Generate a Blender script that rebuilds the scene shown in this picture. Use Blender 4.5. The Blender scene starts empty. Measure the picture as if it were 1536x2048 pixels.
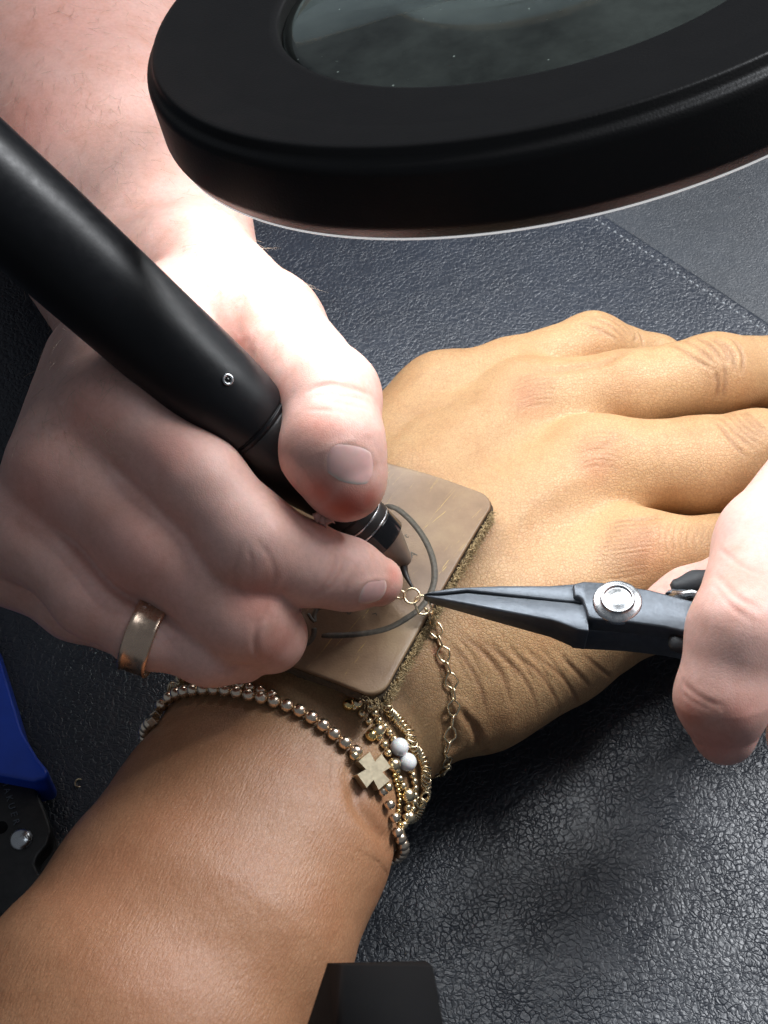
import bpy, bmesh, math, random
import numpy as np
from mathutils import Vector, Matrix
random.seed(7); RNG = np.random.default_rng(7)
S = 0.001                                    # everything below is written in millimetres
sc = bpy.context.scene
COL = sc.collection
# ------------------------------------------------------------------ camera, world, light, exposure
TILT = math.radians(36.0); DIST = 300.0; FPX = 2790.0
FW = np.array([0, math.sin(TILT), -math.cos(TILT)]); UP = np.array([0, math.cos(TILT), math.sin(TILT)]); RT = np.array([1.0, 0, 0])
CAM = np.array([0, 0, 30.0]) - DIST * FW
cd = bpy.data.cameras.new('camera'); cam = bpy.data.objects.new('camera', cd); COL.objects.link(cam)
cam.location = CAM * S; cam.rotation_euler = (TILT, 0, 0)
cd.sensor_fit = 'VERTICAL'; cd.sensor_height = 36.0; cd.sensor_width = 27.0; cd.lens = FPX * 36.0 / 2048.0
cd.clip_start = 0.01; cd.clip_end = 20.0
cd.dof.use_dof = True; cd.dof.focus_distance = 0.272; cd.dof.aperture_fstop = 75
sc.camera = cam
w = bpy.data.worlds.new('World'); sc.world = w; w.use_nodes = True
w.node_tree.nodes['Background'].inputs[0].default_value = (0.80, 0.88, 1.0, 1); w.node_tree.nodes['Background'].inputs[1].default_value = 0.118
sc.view_settings.view_transform = 'Standard'; sc.view_settings.look = 'None'; sc.view_settings.gamma = 1; sc.view_settings.exposure = 0.2
sc.cycles.use_denoising = True; sc.cycles.max_bounces = 8; sc.cycles.sample_clamp_indirect = 4.0
sc.cycles.caustics_reflective = False; sc.cycles.caustics_refractive = False
def area(name, loc, target, size, power, col):
    l = bpy.data.lights.new(name, 'AREA'); l.shape = 'DISK'; l.size = size; l.energy = power; l.color = col
    o = bpy.data.objects.new(name, l); COL.objects.link(o); o.location = Vector(loc)
    o.rotation_euler = (Vector(target) - Vector(loc)).to_track_quat('-Z', 'Y').to_euler()
    return o
area('ceiling_light', (0.48, 0.16, 1.15), (0.05, -0.05, 0), 0.36, 1.1, (0.80, 0.90, 1.0))
area('fill_light', (0.66, 0.40, 0.85), (0.0, -0.06, 0), 0.30, 12.5, (0.95, 0.97, 1.0))  # added fill with no visible source, brightens the forearm from the right
LED_STRENGTH = 11.0
LK_ = .72 / .76; LAMP_C = np.array([24.85, 47.98, 132.81]); LAMP_N = np.array([-0.2442, 0.2098, 0.9468])

# ------------------------------------------------------------------ helpers
def ray(px, py):
    return FW + (px - 768.0) / FPX * RT - (py - 1024.0) / FPX * UP
def P(px, py, z):
    d = ray(px, py); return CAM + d * ((z - CAM[2]) / d[2])
def ppm(p):                                   # photo pixels per millimetre at a point
    return FPX / float(np.dot(np.asarray(p) - CAM, FW))
def J(px, py, z, r):
    p = P(px, py, z); return (p, r / ppm(p))
def nrm(v):
    v = np.asarray(v, float); return v / (np.linalg.norm(v) + 1e-12)
def spline(pts, n, closed=False):
    pts = np.asarray(pts, float); m = len(pts)
    if closed: q = np.concatenate([pts[-1:], pts, pts[:2]]); segs = m
    else: q = np.concatenate([2 * pts[:1] - pts[1:2], pts, 2 * pts[-1:] - pts[-2:-1]]); segs = m - 1
    t = np.linspace(0, segs, n * 8, endpoint=not closed); i = np.minimum(t.astype(int), segs - 1); u = (t - i)[:, None]
    a, b, c, d = q[i], q[i + 1], q[i + 2], q[i + 3]
    r = .5 * (2 * b + (c - a) * u + (2 * a - 5 * b + 4 * c - d) * u**2 + (3 * b - a - 3 * c + d) * u**3)
    return resample(r, n, closed)
def resample(r, n, closed=False):
    if closed: r = np.concatenate([r, r[:1]])
    L = np.concatenate([[0], np.cumsum(np.linalg.norm(np.diff(r, axis=0), axis=1))])
    s = np.linspace(0, L[-1], n, endpoint=not closed)
    return np.stack([np.interp(s, L, r[:, k]) for k in range(r.shape[1])], 1)
def plen(r): return float(np.linalg.norm(np.diff(r, axis=0), axis=1).sum())

def tag(o, label=None, cat=None, group=None, kind=None):
    if label: o['label'] = label
    if cat: o['category'] = cat
    if group: o['group'] = group
    if kind: o['kind'] = kind
    return o
def empty(name, loc, label=None, cat=None, group=None, kind=None):
    o = bpy.data.objects.new(name, None); COL.objects.link(o); o.empty_display_size = .005
    o.location = np.asarray(loc) * S; return tag(o, label, cat, group, kind)
def link_mesh(name, me, mat, parent=None, smooth=True, loc=None):
    if smooth: me.polygons.foreach_set('use_smooth', np.ones(len(me.polygons), bool))
    if mat and not me.materials: me.materials.append(mat)
    o = bpy.data.objects.new(name, me); COL.objects.link(o)
    if loc is not None: o.location = loc
    if parent is not None:
        o.parent = parent
        m = Matrix.Identity(4); q = parent
        while q is not None: m = Matrix.Translation(q.location) @ q.rotation_euler.to_matrix().to_4x4() @ m if q.parent is None else (q.matrix_parent_inverse @ Matrix.Translation(q.location)) @ m; q = q.parent
        o.matrix_parent_inverse = m.inverted()
    return o
def mesh(name, V, F, mat, parent=None, smooth=True):
    me = bpy.data.meshes.new(name); me.from_pydata([tuple(v) for v in np.asarray(V) * S], [], [tuple(int(i) for i in f) for f in F]); me.update()
    return link_mesh(name, me, mat, parent, smooth)
def bmobj(name, bm, mat, parent=None, smooth=True, bevel=0, segs=2, sharp=35):
    if bevel:
        bmesh.ops.bevel(bm, geom=[e for e in bm.edges if len(e.link_faces) == 2 and e.calc_face_angle(0) > math.radians(sharp)], offset=bevel, segments=segs, profile=.5, affect='EDGES', clamp_overlap=True)
    bmesh.ops.recalc_face_normals(bm, faces=bm.faces)
    for v in bm.verts: v.co *= S
    me = bpy.data.meshes.new(name); bm.to_mesh(me); bm.free()
    o = link_mesh(name, me, mat, parent, smooth)
    return o
def tube(path, rad, n=8, closed=False, flat=1.0, up=None, cap=True):
    path = np.asarray(path, float); m = len(path); rad = np.broadcast_to(np.asarray(rad, float), (m,))
    T = np.gradient(path, axis=0) if not closed else np.roll(path, -1, 0) - np.roll(path, 1, 0)
    T /= np.linalg.norm(T, axis=1)[:, None] + 1e-12
    u = np.cross(T[0], [0, 0, 1.0] if abs(T[0][2]) < .9 else [1.0, 0, 0]) if up is None else np.asarray(up, float)
    V = []; a = np.linspace(0, 2 * np.pi, n, endpoint=False)
    for i in range(m):
        u = u - T[i] * np.dot(u, T[i]); u = nrm(u); v = np.cross(T[i], u)
        V.append(path[i] + rad[i] * (np.cos(a)[:, None] * u * flat + np.sin(a)[:, None] * v))
    V = np.concatenate(V); F = []
    for i in range(m if closed else m - 1):
        b0, b1 = i * n, ((i + 1) % m) * n
        for k in range(n): F.append((b0 + k, b0 + (k + 1) % n, b1 + (k + 1) % n, b1 + k))
    if not closed and cap: F.append(tuple(range(n))[::-1]); F.append(tuple((m - 1) * n + k for k in range(n)))
    return V, F
def join(parts):
    V, F, o = [], [], 0
    for v, f in parts: V.append(v); F += [tuple(i + o for i in q) for q in f]; o += len(v)
    return np.concatenate(V), F
def frame(ax, hint=(0, 0, 1)):
    ax = nrm(ax); u = np.cross(hint, ax); u = nrm(u) if np.linalg.norm(u) > 1e-6 else np.array([1.0, 0, 0]); return u, np.cross(ax, u), ax
def lathe(prof, origin, axis, n=96, hint=(0, 0, 1), closed=False):
    u, v, ax = frame(axis, hint); a = np.linspace(0, 2 * np.pi, n, endpoint=False); V = []
    for r, h in prof: V.append(np.asarray(origin) + ax * h + max(r, 1e-4) * (np.cos(a)[:, None] * u + np.sin(a)[:, None] * v))
    V = np.concatenate(V); F = []; m = len(prof)
    for i in range(m if closed else m - 1):
        b0, b1 = i * n, ((i + 1) % m) * n
        for k in range(n): F.append((b0 + k, b0 + (k + 1) % n, b1 + (k + 1) % n, b1 + k))
    return V, F
def rounded(prof, r=.6, seg=4):                # round the corners of an open (r, h) profile
    prof = [np.array(p, float) for p in prof]; out = [prof[0]]
    for a, b, c in zip(prof[:-2], prof[1:-1], prof[2:]):
        d = min(r, np.linalg.norm(a - b) * .48, np.linalg.norm(c - b) * .48); p0 = b + nrm(a - b) * d; p1 = b + nrm(c - b) * d
        for t in np.linspace(0, 1, seg + 1): out.append((1 - t)**2 * p0 + 2 * t * (1 - t) * b + t * t * p1)
    out.append(prof[-1]); return out

# ------------------------------------------------------------------ materials
def mat(name):
    m = bpy.data.materials.new(name); m.use_nodes = True; nt = m.node_tree; b = nt.nodes['Principled BSDF']; return m, nt, b
def nd(nt, t, **kw):
    n = nt.nodes.new(t)
    for k, v in kw.items():
        if k.startswith('i_'): n.inputs[int(k[2:]) if k[2:].isdigit() else k[2:].replace('_', ' ')].default_value = v
        else: setattr(n, k, v)
    return n
def LK(nt, a, ai, b, bi): nt.links.new(a.outputs[ai], b.inputs[bi])
def coords(nt, scale=1.0):
    t = nd(nt, 'ShaderNodeTexCoord'); m = nd(nt, 'ShaderNodeMapping'); m.inputs['Scale'].default_value = (scale,) * 3 if not hasattr(scale, '__len__') else scale
    LK(nt, t, 'Object', m, 0); return m
def ramp(nt, stops):
    r = nd(nt, 'ShaderNodeValToRGB'); e = r.color_ramp.elements
    while len(e) < len(stops): e.new(.5)
    for x, (p, c) in zip(e, stops): x.position = p; x.color = c if len(c) == 4 else (*c, 1)
    return r
def mixc(nt, kind='MIX', fac=.5):
    n = nd(nt, 'ShaderNodeMix', data_type='RGBA', blend_type=kind); n.inputs[0].default_value = fac; return n   # in 0,6,7 out 2
def math_(nt, op, a=None, b=None):
    n = nd(nt, 'ShaderNodeMath', operation=op)
    if a is not None: n.inputs[0].default_value = a
    if b is not None: n.inputs[1].default_value = b
    return n
def simple(name, col, rough=.5, metal=0.0, bump=0.0, bscale=2000, vary=.12, vscale=150, rvary=.0, spec=.5, coat=0.0):
    m, nt, b = mat(name); c = coords(nt)
    n = nd(nt, 'ShaderNodeTexNoise', i_Scale=vscale, i_Detail=6.0, i_Roughness=.6); LK(nt, c, 0, n, 'Vector')
    r = ramp(nt, [(.25, tuple(x * (1 - vary) for x in col)), (.75, tuple(min(1, x * (1 + vary)) for x in col))]); LK(nt, n, 0, r, 0); LK(nt, r, 0, b, 'Base Color')
    b.inputs['Roughness'].default_value = rough; b.inputs['Metallic'].default_value = metal; b.inputs['Specular IOR Level'].default_value = spec; b.inputs['Coat Weight'].default_value = coat
    if rvary:
        n2 = nd(nt, 'ShaderNodeTexNoise', i_Scale=vscale * 4, i_Detail=5.0); LK(nt, c, 0, n2, 'Vector')
        mr = nd(nt, 'ShaderNodeMapRange'); mr.inputs['From Min'].default_value = .3; mr.inputs['From Max'].default_value = .7; mr.inputs['To Min'].default_value = max(.02, rough - rvary); mr.inputs['To Max'].default_value = min(1, rough + rvary)
        LK(nt, n2, 0, mr, 0); LK(nt, mr, 0, b, 'Roughness')
    if bump:
        n3 = nd(nt, 'ShaderNodeTexNoise', i_Scale=bscale, i_Detail=3.0); LK(nt, c, 0, n3, 'Vector')
        bp = nd(nt, 'ShaderNodeBump', i_Strength=1.0, i_Distance=bump * S); LK(nt, n3, 0, bp, 'Height'); LK(nt, bp, 0, b, 'Normal')
    return m
def skin(name, base, blush, dark, base2=None, cell=.8, line=.05, fine=.012, sss=.25, rough=.44, rough2=.34, pig=.16, ang=0.0):
    m, nt, b = mat(name); c = coords(nt); base2 = base2 or base
    at = nd(nt, 'ShaderNodeAttribute', attribute_name='tint'); sp = nd(nt, 'ShaderNodeSeparateColor'); LK(nt, at, 'Color', sp, 0)
    # crossing skin lines
    wn = nd(nt, 'ShaderNodeTexNoise', i_Scale=420.0, i_Detail=3.0); LK(nt, c, 0, wn, 'Vector')
    ms = nd(nt, 'ShaderNodeVectorMath', operation='MULTIPLY_ADD'); ms.inputs[1].default_value = (.0010,) * 3; LK(nt, wn, 'Color', ms, 0); LK(nt, c, 0, ms, 2)
    v = nd(nt, 'ShaderNodeTexVoronoi', feature='DISTANCE_TO_EDGE', i_Scale=1000.0 / cell); LK(nt, ms, 0, v, 'Vector')
    v2 = nd(nt, 'ShaderNodeTexVoronoi', feature='DISTANCE_TO_EDGE', i_Scale=1900.0 / cell); LK(nt, ms, 0, v2, 'Vector')
    c1 = ramp(nt, [(0, (0, 0, 0)), (.09, (.7, .7, .7)), (.3, (1, 1, 1))]); LK(nt, v, 0, c1, 0)
    c2 = ramp(nt, [(0, (0, 0, 0)), (.16, (1, 1, 1))]); LK(nt, v2, 0, c2, 0)
    ad = math_(nt, 'MULTIPLY_ADD', b=.45); LK(nt, c2, 0, ad, 0); LK(nt, c1, 0, ad, 2)
    # fine hair-direction streaks for the forearm
    mp = nd(nt, 'ShaderNodeMapping'); mp.inputs['Rotation'].default_value = (0, 0, -ang); LK(nt, c, 0, mp, 0)
    mq = nd(nt, 'ShaderNodeMapping'); mq.inputs['Scale'].default_value = (620, 2500, 2500); LK(nt, mp, 0, mq, 0)
    st = nd(nt, 'ShaderNodeTexNoise', i_Scale=1.0, i_Detail=4.0, i_Roughness=.65); LK(nt, mq, 0, st, 'Vector')
    mix_h = nd(nt, 'ShaderNodeMix', data_type='FLOAT'); LK(nt, at, 'Alpha', mix_h, 0); LK(nt, ad, 0, mix_h, 2)
    sm_ = math_(nt, 'MULTIPLY', b=3.4); LK(nt, st, 0, sm_, 0); LK(nt, sm_, 0, mix_h, 3)
    bp = nd(nt, 'ShaderNodeBump', i_Strength=1.0, i_Distance=line * S); LK(nt, mix_h, 0, bp, 'Height')
    n3 = nd(nt, 'ShaderNodeTexNoise', i_Scale=2600.0, i_Detail=3.0); LK(nt, c, 0, n3, 'Vector')
    bq = nd(nt, 'ShaderNodeBump', i_Strength=1.0, i_Distance=fine * S); LK(nt, n3, 0, bq, 'Height'); LK(nt, bp, 0, bq, 'Normal'); LK(nt, bq, 0, b, 'Normal')
    # colour: two zones, broad mottling, fine mottling, darker pigment in the lines, blush and crease attributes
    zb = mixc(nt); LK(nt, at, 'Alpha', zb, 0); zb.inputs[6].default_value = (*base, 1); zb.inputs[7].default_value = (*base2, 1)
    n1 = nd(nt, 'ShaderNodeTexNoise', i_Scale=85.0, i_Detail=6.0, i_Roughness=.65); LK(nt, c, 0, n1, 'Vector')
    r1 = ramp(nt, [(.3, (.89, .79, .73)), (.5, (.98, .95, .93)), (.7, (1.0, 1.0, 1.0))]); LK(nt, n1, 0, r1, 0)
    n2 = nd(nt, 'ShaderNodeTexNoise', i_Scale=1000.0, i_Detail=4.0, i_Roughness=.7); LK(nt, c, 0, n2, 'Vector')
    r2 = ramp(nt, [(.35, (.91, .89, .88)), (.6, (1, 1, 1))]); LK(nt, n2, 0, r2, 0)
    m0 = mixc(nt, 'MULTIPLY', 1.0); LK(nt, zb, 2, m0, 6); LK(nt, r1, 0, m0, 7)
    m1 = mixc(nt, 'MULTIPLY', 1.0); LK(nt, m0, 2, m1, 6); LK(nt, r2, 0, m1, 7)
    inv = math_(nt, 'SUBTRACT', a=1.45); LK(nt, ad, 0, inv, 1); pg = math_(nt, 'MULTIPLY', b=pig); pg.use_clamp = True; LK(nt, inv, 0, pg, 0)
    md0 = mixc(nt, 'MIX'); LK(nt, pg, 0, md0, 0); LK(nt, m1, 2, md0, 6); md0.inputs[7].default_value = (*dark, 1)
    mb = mixc(nt, 'MIX'); LK(nt, sp, 0, mb, 0); LK(nt, md0, 2, mb, 6); mb.inputs[7].default_value = (*blush, 1)
    md = mixc(nt, 'MIX'); LK(nt, sp, 1, md, 0); LK(nt, mb, 2, md, 6); md.inputs[7].default_value = (*dark, 1)
    LK(nt, md, 2, b, 'Base Color')
    b.inputs['Specular IOR Level'].default_value = .45
    b.inputs['Subsurface Weight'].default_value = sss; b.inputs['Subsurface Radius'].default_value = (1.0, .35, .2); b.inputs['Subsurface Scale'].default_value = .0022
    n4 = nd(nt, 'ShaderNodeTexNoise', i_Scale=1400.0, i_Detail=3.0); LK(nt, c, 0, n4, 'Vector')
    rz = nd(nt, 'ShaderNodeMix', data_type='FLOAT'); LK(nt, at, 'Alpha', rz, 0); rz.inputs[2].default_value = rough; rz.inputs[3].default_value = rough2
    ra = math_(nt, 'MULTIPLY_ADD', b=.22); LK(nt, n4, 0, ra, 0); LK(nt, rz, 0, ra, 2); rb = math_(nt, 'SUBTRACT', b=.11); LK(nt, ra, 0, rb, 0); LK(nt, rb, 0, b, 'Roughness')
    return m
def leather(name, col, cell, depth, rough):
    m, nt, b = mat(name); c = coords(nt)
    wn = nd(nt, 'ShaderNodeTexNoise', i_Scale=130.0, i_Detail=4.0, i_Roughness=.6); LK(nt, c, 0, wn, 'Vector')
    ms = nd(nt, 'ShaderNodeVectorMath', operation='MULTIPLY_ADD'); ms.inputs[1].default_value = (.0048,) * 3; LK(nt, wn, 'Color', ms, 0); LK(nt, c, 0, ms, 2)
    v = nd(nt, 'ShaderNodeTexVoronoi', feature='SMOOTH_F1', i_Scale=1000.0 / cell); v.inputs['Smoothness'].default_value = .35; LK(nt, ms, 0, v, 'Vector')
    v2 = nd(nt, 'ShaderNodeTexVoronoi', feature='DISTANCE_TO_EDGE', i_Scale=760.0 / cell); LK(nt, ms, 0, v2, 'Vector')
    c1 = math_(nt, 'MULTIPLY', b=-1.1); LK(nt, v, 0, c1, 0)
    c2 = ramp(nt, [(0, (0, 0, 0)), (.05, (.6, .6, .6)), (.14, (1, 1, 1))]); LK(nt, v2, 0, c2, 0)
    n1 = nd(nt, 'ShaderNodeTexNoise', i_Scale=520.0, i_Detail=4.0, i_Roughness=.6, i_Distortion=.6); LK(nt, c, 0, n1, 'Vector')
    n0 = nd(nt, 'ShaderNodeTexNoise', i_Scale=110.0, i_Detail=3.0); LK(nt, c, 0, n0, 'Vector'); c0 = ramp(nt, [(.35, (.3, .3, .3)), (.65, (.75, .75, .75))]); LK(nt, n0, 0, c0, 0)
    a1 = math_(nt, 'MULTIPLY_ADD'); LK(nt, c2, 0, a1, 0); LK(nt, c0, 0, a1, 1); LK(nt, c1, 0, a1, 2)
    a2 = math_(nt, 'MULTIPLY_ADD', b=.7); LK(nt, n1, 0, a2, 0); LK(nt, a1, 0, a2, 2)
    bp = nd(nt, 'ShaderNodeBump', i_Strength=1.0, i_Distance=depth * S); LK(nt, a2, 0, bp, 'Height')
    n3 = nd(nt, 'ShaderNodeTexNoise', i_Scale=3000.0, i_Detail=2.0); LK(nt, c, 0, n3, 'Vector')
    bq = nd(nt, 'ShaderNodeBump', i_Strength=1.0, i_Distance=.012 * S); LK(nt, n3, 0, bq, 'Height'); LK(nt, bp, 0, bq, 'Normal'); LK(nt, bq, 0, b, 'Normal')
    n2 = nd(nt, 'ShaderNodeTexNoise', i_Scale=25.0, i_Detail=6.0, i_Roughness=.65); LK(nt, c, 0, n2, 'Vector')
    r = ramp(nt, [(.3, tuple(x * .8 for x in col)), (.7, tuple(x * 1.25 for x in col))]); LK(nt, n2, 0, r, 0)
    v3 = nd(nt, 'ShaderNodeTexVoronoi', feature='F1', i_Scale=110.0); LK(nt, c, 0, v3, 'Vector')
    r3 = ramp(nt, [(.0, (1, 1, 1)), (.02, (1, 1, 1)), (.035, (0, 0, 0))]); LK(nt, v3, 0, r3, 0)
    sc_ = nd(nt, 'ShaderNodeSeparateColor'); LK(nt, v3, 'Color', sc_, 0); gt = math_(nt, 'GREATER_THAN', b=.72); LK(nt, sc_, 0, gt, 0)
    mm = math_(nt, 'MULTIPLY'); LK(nt, r3, 0, mm, 0); LK(nt, gt, 0, mm, 1)
    mx = mixc(nt); LK(nt, mm, 0, mx, 0); LK(nt, r, 0, mx, 6); mx.inputs[7].default_value = (.2, .2, .21, 1); LK(nt, mx, 2, b, 'Base Color')
    b.inputs['Roughness'].default_value = rough; b.inputs['Specular IOR Level'].default_value = .85
    return m
def emit(name, col, s):
    m, nt, b = mat(name); b.inputs['Base Color'].default_value = (.8, .8, .8, 1); b.inputs['Emission Color'].default_value = (*col, 1); b.inputs['Emission Strength'].default_value = s; return m

M = {}
ARM_ANG = math.atan2(*(P(660, 1340, 29) - P(400, 1830, 30))[[1, 0]])
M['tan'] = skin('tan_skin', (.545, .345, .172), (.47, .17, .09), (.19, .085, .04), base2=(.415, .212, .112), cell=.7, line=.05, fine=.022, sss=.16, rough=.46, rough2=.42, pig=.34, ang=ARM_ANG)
M['pale'] = skin('pale_skin', (.76, .485, .42), (.72, .15, .09), (.52, .25, .20), cell=.6, line=.012, fine=.005, sss=.32, rough=.48, pig=.06)
M['nail'] = simple('fingernail', (.80, .49, .45), .24, vary=.08, vscale=400, bump=.008, bscale=700)
def _nail():
    nt = M['nail'].node_tree; b = nt.nodes['Principled BSDF']; src = b.inputs['Base Color'].links[0].from_socket
    at = nd(nt, 'ShaderNodeAttribute', attribute_name='edge'); mx = mixc(nt); LK(nt, at, 'Fac', mx, 0); nt.links.new(src, mx.inputs[6]); mx.inputs[7].default_value = (.86, .76, .68, 1); LK(nt, mx, 2, b, 'Base Color'); b.inputs['Subsurface Weight'].default_value = .25; b.inputs['Subsurface Scale'].default_value = .001
_nail()
M['leather'] = leather('black_leather', (.011, .0155, .0255), 1.0, .12, .42)
M['leather2'] = leather('fine_black_leather', (.026, .031, .039), .6, .06, .46)
M['lamp_black'] = simple('black_lamp_plastic', (.0065, .006, .006), .42, bump=.05, bscale=2600, vary=.2, spec=.35)
M['table'] = simple('dark_tabletop', (.030, .033, .030), .5, vary=.2, vscale=12)
M['wall_grey'] = simple('grey_inner_wall', (.22, .23, .22), .3)
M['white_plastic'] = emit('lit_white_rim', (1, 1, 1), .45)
M['led'] = emit('led_diffuser', (.93, .97, 1.0), LED_STRENGTH)
M['pen_black'] = simple('black_anodised', (.0065, .007, .0085), .40, bump=.008, bscale=1800, vary=.15, rvary=.04, spec=.28)
M['grip_black'] = simple('black_grip_rubber', (.011, .010, .010), .5, bump=.03, bscale=2500, vary=.2)

# ------------------------------------------------------------------ implicit-surface modelling (hands)
def seg_d(p, s):
    A, Bv, ra, rb, fa, fb, up = s
    d = Bv - A; L = float(np.linalg.norm(d)); ax = (d / L).astype(np.float32)
    q = p - A.astype(np.float32); h = q @ ax; t = np.clip(h / L, 0, 1); a = ra + (rb - ra) * t
    if fa == 1 and fb == 1:
        e = q - (t * L)[:, None] * ax; return np.sqrt((e * e).sum(1)) - a
    lat = nrm(np.cross(up, ax)).astype(np.float32); wv = np.cross(ax, lat).astype(np.float32)
    b = a * (fa + (fb - fa) * t); x = h - t * L; y = q @ lat; z = q @ wv; m = np.minimum(a, b)
    k0 = np.sqrt((x / m)**2 + (y / a)**2 + (z / b)**2); k1 = np.sqrt((x / m**2)**2 + (y / a**2)**2 + (z / b**2)**2) + 1e-9
    return k0 * (k0 - 1) / k1
def smin(a, b, k):
    h = np.maximum(k - np.abs(a - b), 0) / k; return np.minimum(a, b) - h * h * k * .25
class Chain:
    def __init__(s, nodes, flat=1.0, k=3.0, up=(0, 0, 1)):
        fl = flat if hasattr(flat, '__len__') else [flat] * len(nodes)
        s.segs = [(nodes[i][0], nodes[i + 1][0], nodes[i][1], nodes[i + 1][1], fl[i], fl[i + 1], np.array(up, float)) for i in range(len(nodes) - 1)]; s.k = k
    def __call__(s, p):
        d = None
        for g in s.segs:
            e = seg_d(p, g); d = e if d is None else smin(d, e, s.k)
        return d
class Body:
    def __init__(s, palm, fingers, kp=8.0, kf=1.0, kj=6.0): s.palm, s.fingers, s.kp, s.kf, s.kj = palm, fingers, kp, kf, kj
    def raw(s, p):
        d = None
        for c in s.palm: e = c(p); d = e if d is None else smin(d, e, s.kp)
        f = None
        for c in s.fingers: e = c(p); f = e if f is None else smin(f, e, s.kf)
        return d if f is None else smin(d, f, s.kj)
    def __call__(s, p, chunk=60000):
        p = np.ascontiguousarray(p, dtype=np.float32)
        return np.concatenate([s.raw(p[i:i + chunk]) for i in range(0, len(p), chunk)]) if len(p) else np.zeros(0, np.float32)
    def bounds(s):
        lo = np.full(3, 1e9); hi = -lo
        for c in s.palm + s.fingers:
            for g in c.segs:
                for a, r in ((g[0], g[2]), (g[1], g[3])): lo = np.minimum(lo, a - r - 6); hi = np.maximum(hi, a + r + 6)
        return lo, hi
    def hit(s, px, py, off=0.0):              # first point of the surface seen through a photo pixel
        d = ray(px, py); d = d / np.linalg.norm(d); t = 60.0
        for _ in range(90):
            h = float(s(np.array([CAM + d * t]))[0]) - off; t += h * .85
            if h < .01: return CAM + d * t
            if t > 600: return None
        return CAM + d * t
    def normal(s, p):
        e = .25; q = np.array([p + np.array(v) * e for v in ((1, -1, -1), (-1, -1, 1), (-1, 1, -1), (1, 1, 1))]); f = s(q)
        return nrm(f[0] * np.array((1, -1, -1)) + f[1] * np.array((-1, -1, 1)) + f[2] * np.array((-1, 1, -1)) + f[3] * np.array((1, 1, 1)))
    def project(s, p, off=0.0, it=4):
        for _ in range(it): p = p - s.normal(p) * (float(s(np.array([p]))[0]) - off)
        return p
def surface_nets(body, h):
    lo, hi = body.bounds(); hc = 3 * h; nc = np.ceil((hi - lo) / hc).astype(int) + 1; n = (nc - 1) * 3 + 1
    gx = [lo[k] + hc * np.arange(nc[k]) for k in range(3)]
    G = np.stack(np.meshgrid(*gx, indexing='ij'), -1).reshape(-1, 3); dc = body(G).reshape(nc)
    idx = [np.minimum((np.arange(n[k]) + 1) // 3, nc[k] - 1) for k in range(3)]
    D = dc[np.ix_(*idx)].astype(np.float32).copy(); near = np.abs(D) < hc * 2.2
    ii = np.argwhere(near); D[near] = body(lo + ii * h)
    neg = D < 0
    cs = [slice(0, -1), slice(1, None)]
    cnt = np.zeros(n - 1, np.int8); acc = np.zeros((*(n - 1), 3), np.float32)
    corner = lambda a: (cs[a[0]], cs[a[1]], cs[a[2]])
    for ax in range(3):
        for u in (0, 1):
            for v in (0, 1):
                a = [0, 0, 0]; o = [k for k in range(3) if k != ax]; a[o[0]] = u; a[o[1]] = v; b = list(a); b[ax] = 1
                d0, d1 = D[corner(a)], D[corner(b)]; x = (d0 < 0) != (d1 < 0); t = np.where(x, d0 / np.where(x, d0 - d1, 1), 0)
                cnt += x; pos = [np.where(x, a[k], 0).astype(np.float32) for k in range(3)]; pos[ax] = t
                for k in range(3): acc[..., k] += pos[k]
    act = cnt > 0; vid = np.full(act.shape, -1, np.int64); vid[act] = np.arange(act.sum())
    cells = np.argwhere(act); V = lo + (cells + acc[act] / cnt[act][:, None]) * h; F = []
    for ax in range(3):
        o = [(ax + 1) % 3, (ax + 2) % 3]; d0 = [slice(None)] * 3; d1 = [slice(None)] * 3; d0[ax] = slice(0, -1); d1[ax] = slice(1, None)
        x = neg[tuple(d0)] != neg[tuple(d1)]; e = np.argwhere(x); e = e[(e[:, o[0]] > 0) & (e[:, o[1]] > 0) & (e[:, o[0]] < n[o[0]] - 1) & (e[:, o[1]] < n[o[1]] - 1)]
        s0 = neg[e[:, 0], e[:, 1], e[:, 2]]; q = []
        for du, dv in ((0, 0), (-1, 0), (-1, -1), (0, -1)):
            c = e.copy(); c[:, o[0]] += du; c[:, o[1]] += dv; q.append(vid[c[:, 0], c[:, 1], c[:, 2]])
        q = np.stack(q, 1); q[~s0] = q[~s0][:, ::-1]; F.append(q)
    F = np.concatenate(F); F = F[(F >= 0).all(1)]; return V, F
def vnormals(V, F):
    n = np.cross(V[F[:, 2]] - V[F[:, 0]], V[F[:, 3]] - V[F[:, 1]]); N = np.zeros_like(V)
    for k in range(4):
        for c in range(3): N[:, c] += np.bincount(F[:, k], n[:, c], len(V))
    return N / (np.linalg.norm(N, axis=1)[:, None] + 1e-12)
def subdivide(V, F):
    E = np.concatenate([F[:, [k, (k + 1) % 4]] for k in range(4)]); Es = np.sort(E, 1); key = Es[:, 0] * len(V) + Es[:, 1]
    u, inv = np.unique(key, return_inverse=True); a, b = u // len(V), u % len(V); nF = len(F); nV = len(V); nE = len(u)
    V2 = np.concatenate([V, (V[a] + V[b]) / 2, V[F].mean(1)]); em = [nV + inv[k * nF:(k + 1) * nF] for k in range(4)]; fc = nV + nE + np.arange(nF)
    return V2, np.concatenate([np.stack([F[:, k], em[k], fc, em[(k + 3) % 4]], 1) for k in range(4)])
def skin_mesh(body, h=1.6, subs=2):
    V, F = surface_nets(body, h)
    for it in range(subs + 1):
        for _ in range(2):
            N = vnormals(V, F); V = V - N * np.clip(body(V), -h, h)[:, None]
        if it < subs: V, F = subdivide(V, F)
    return V, F
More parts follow.
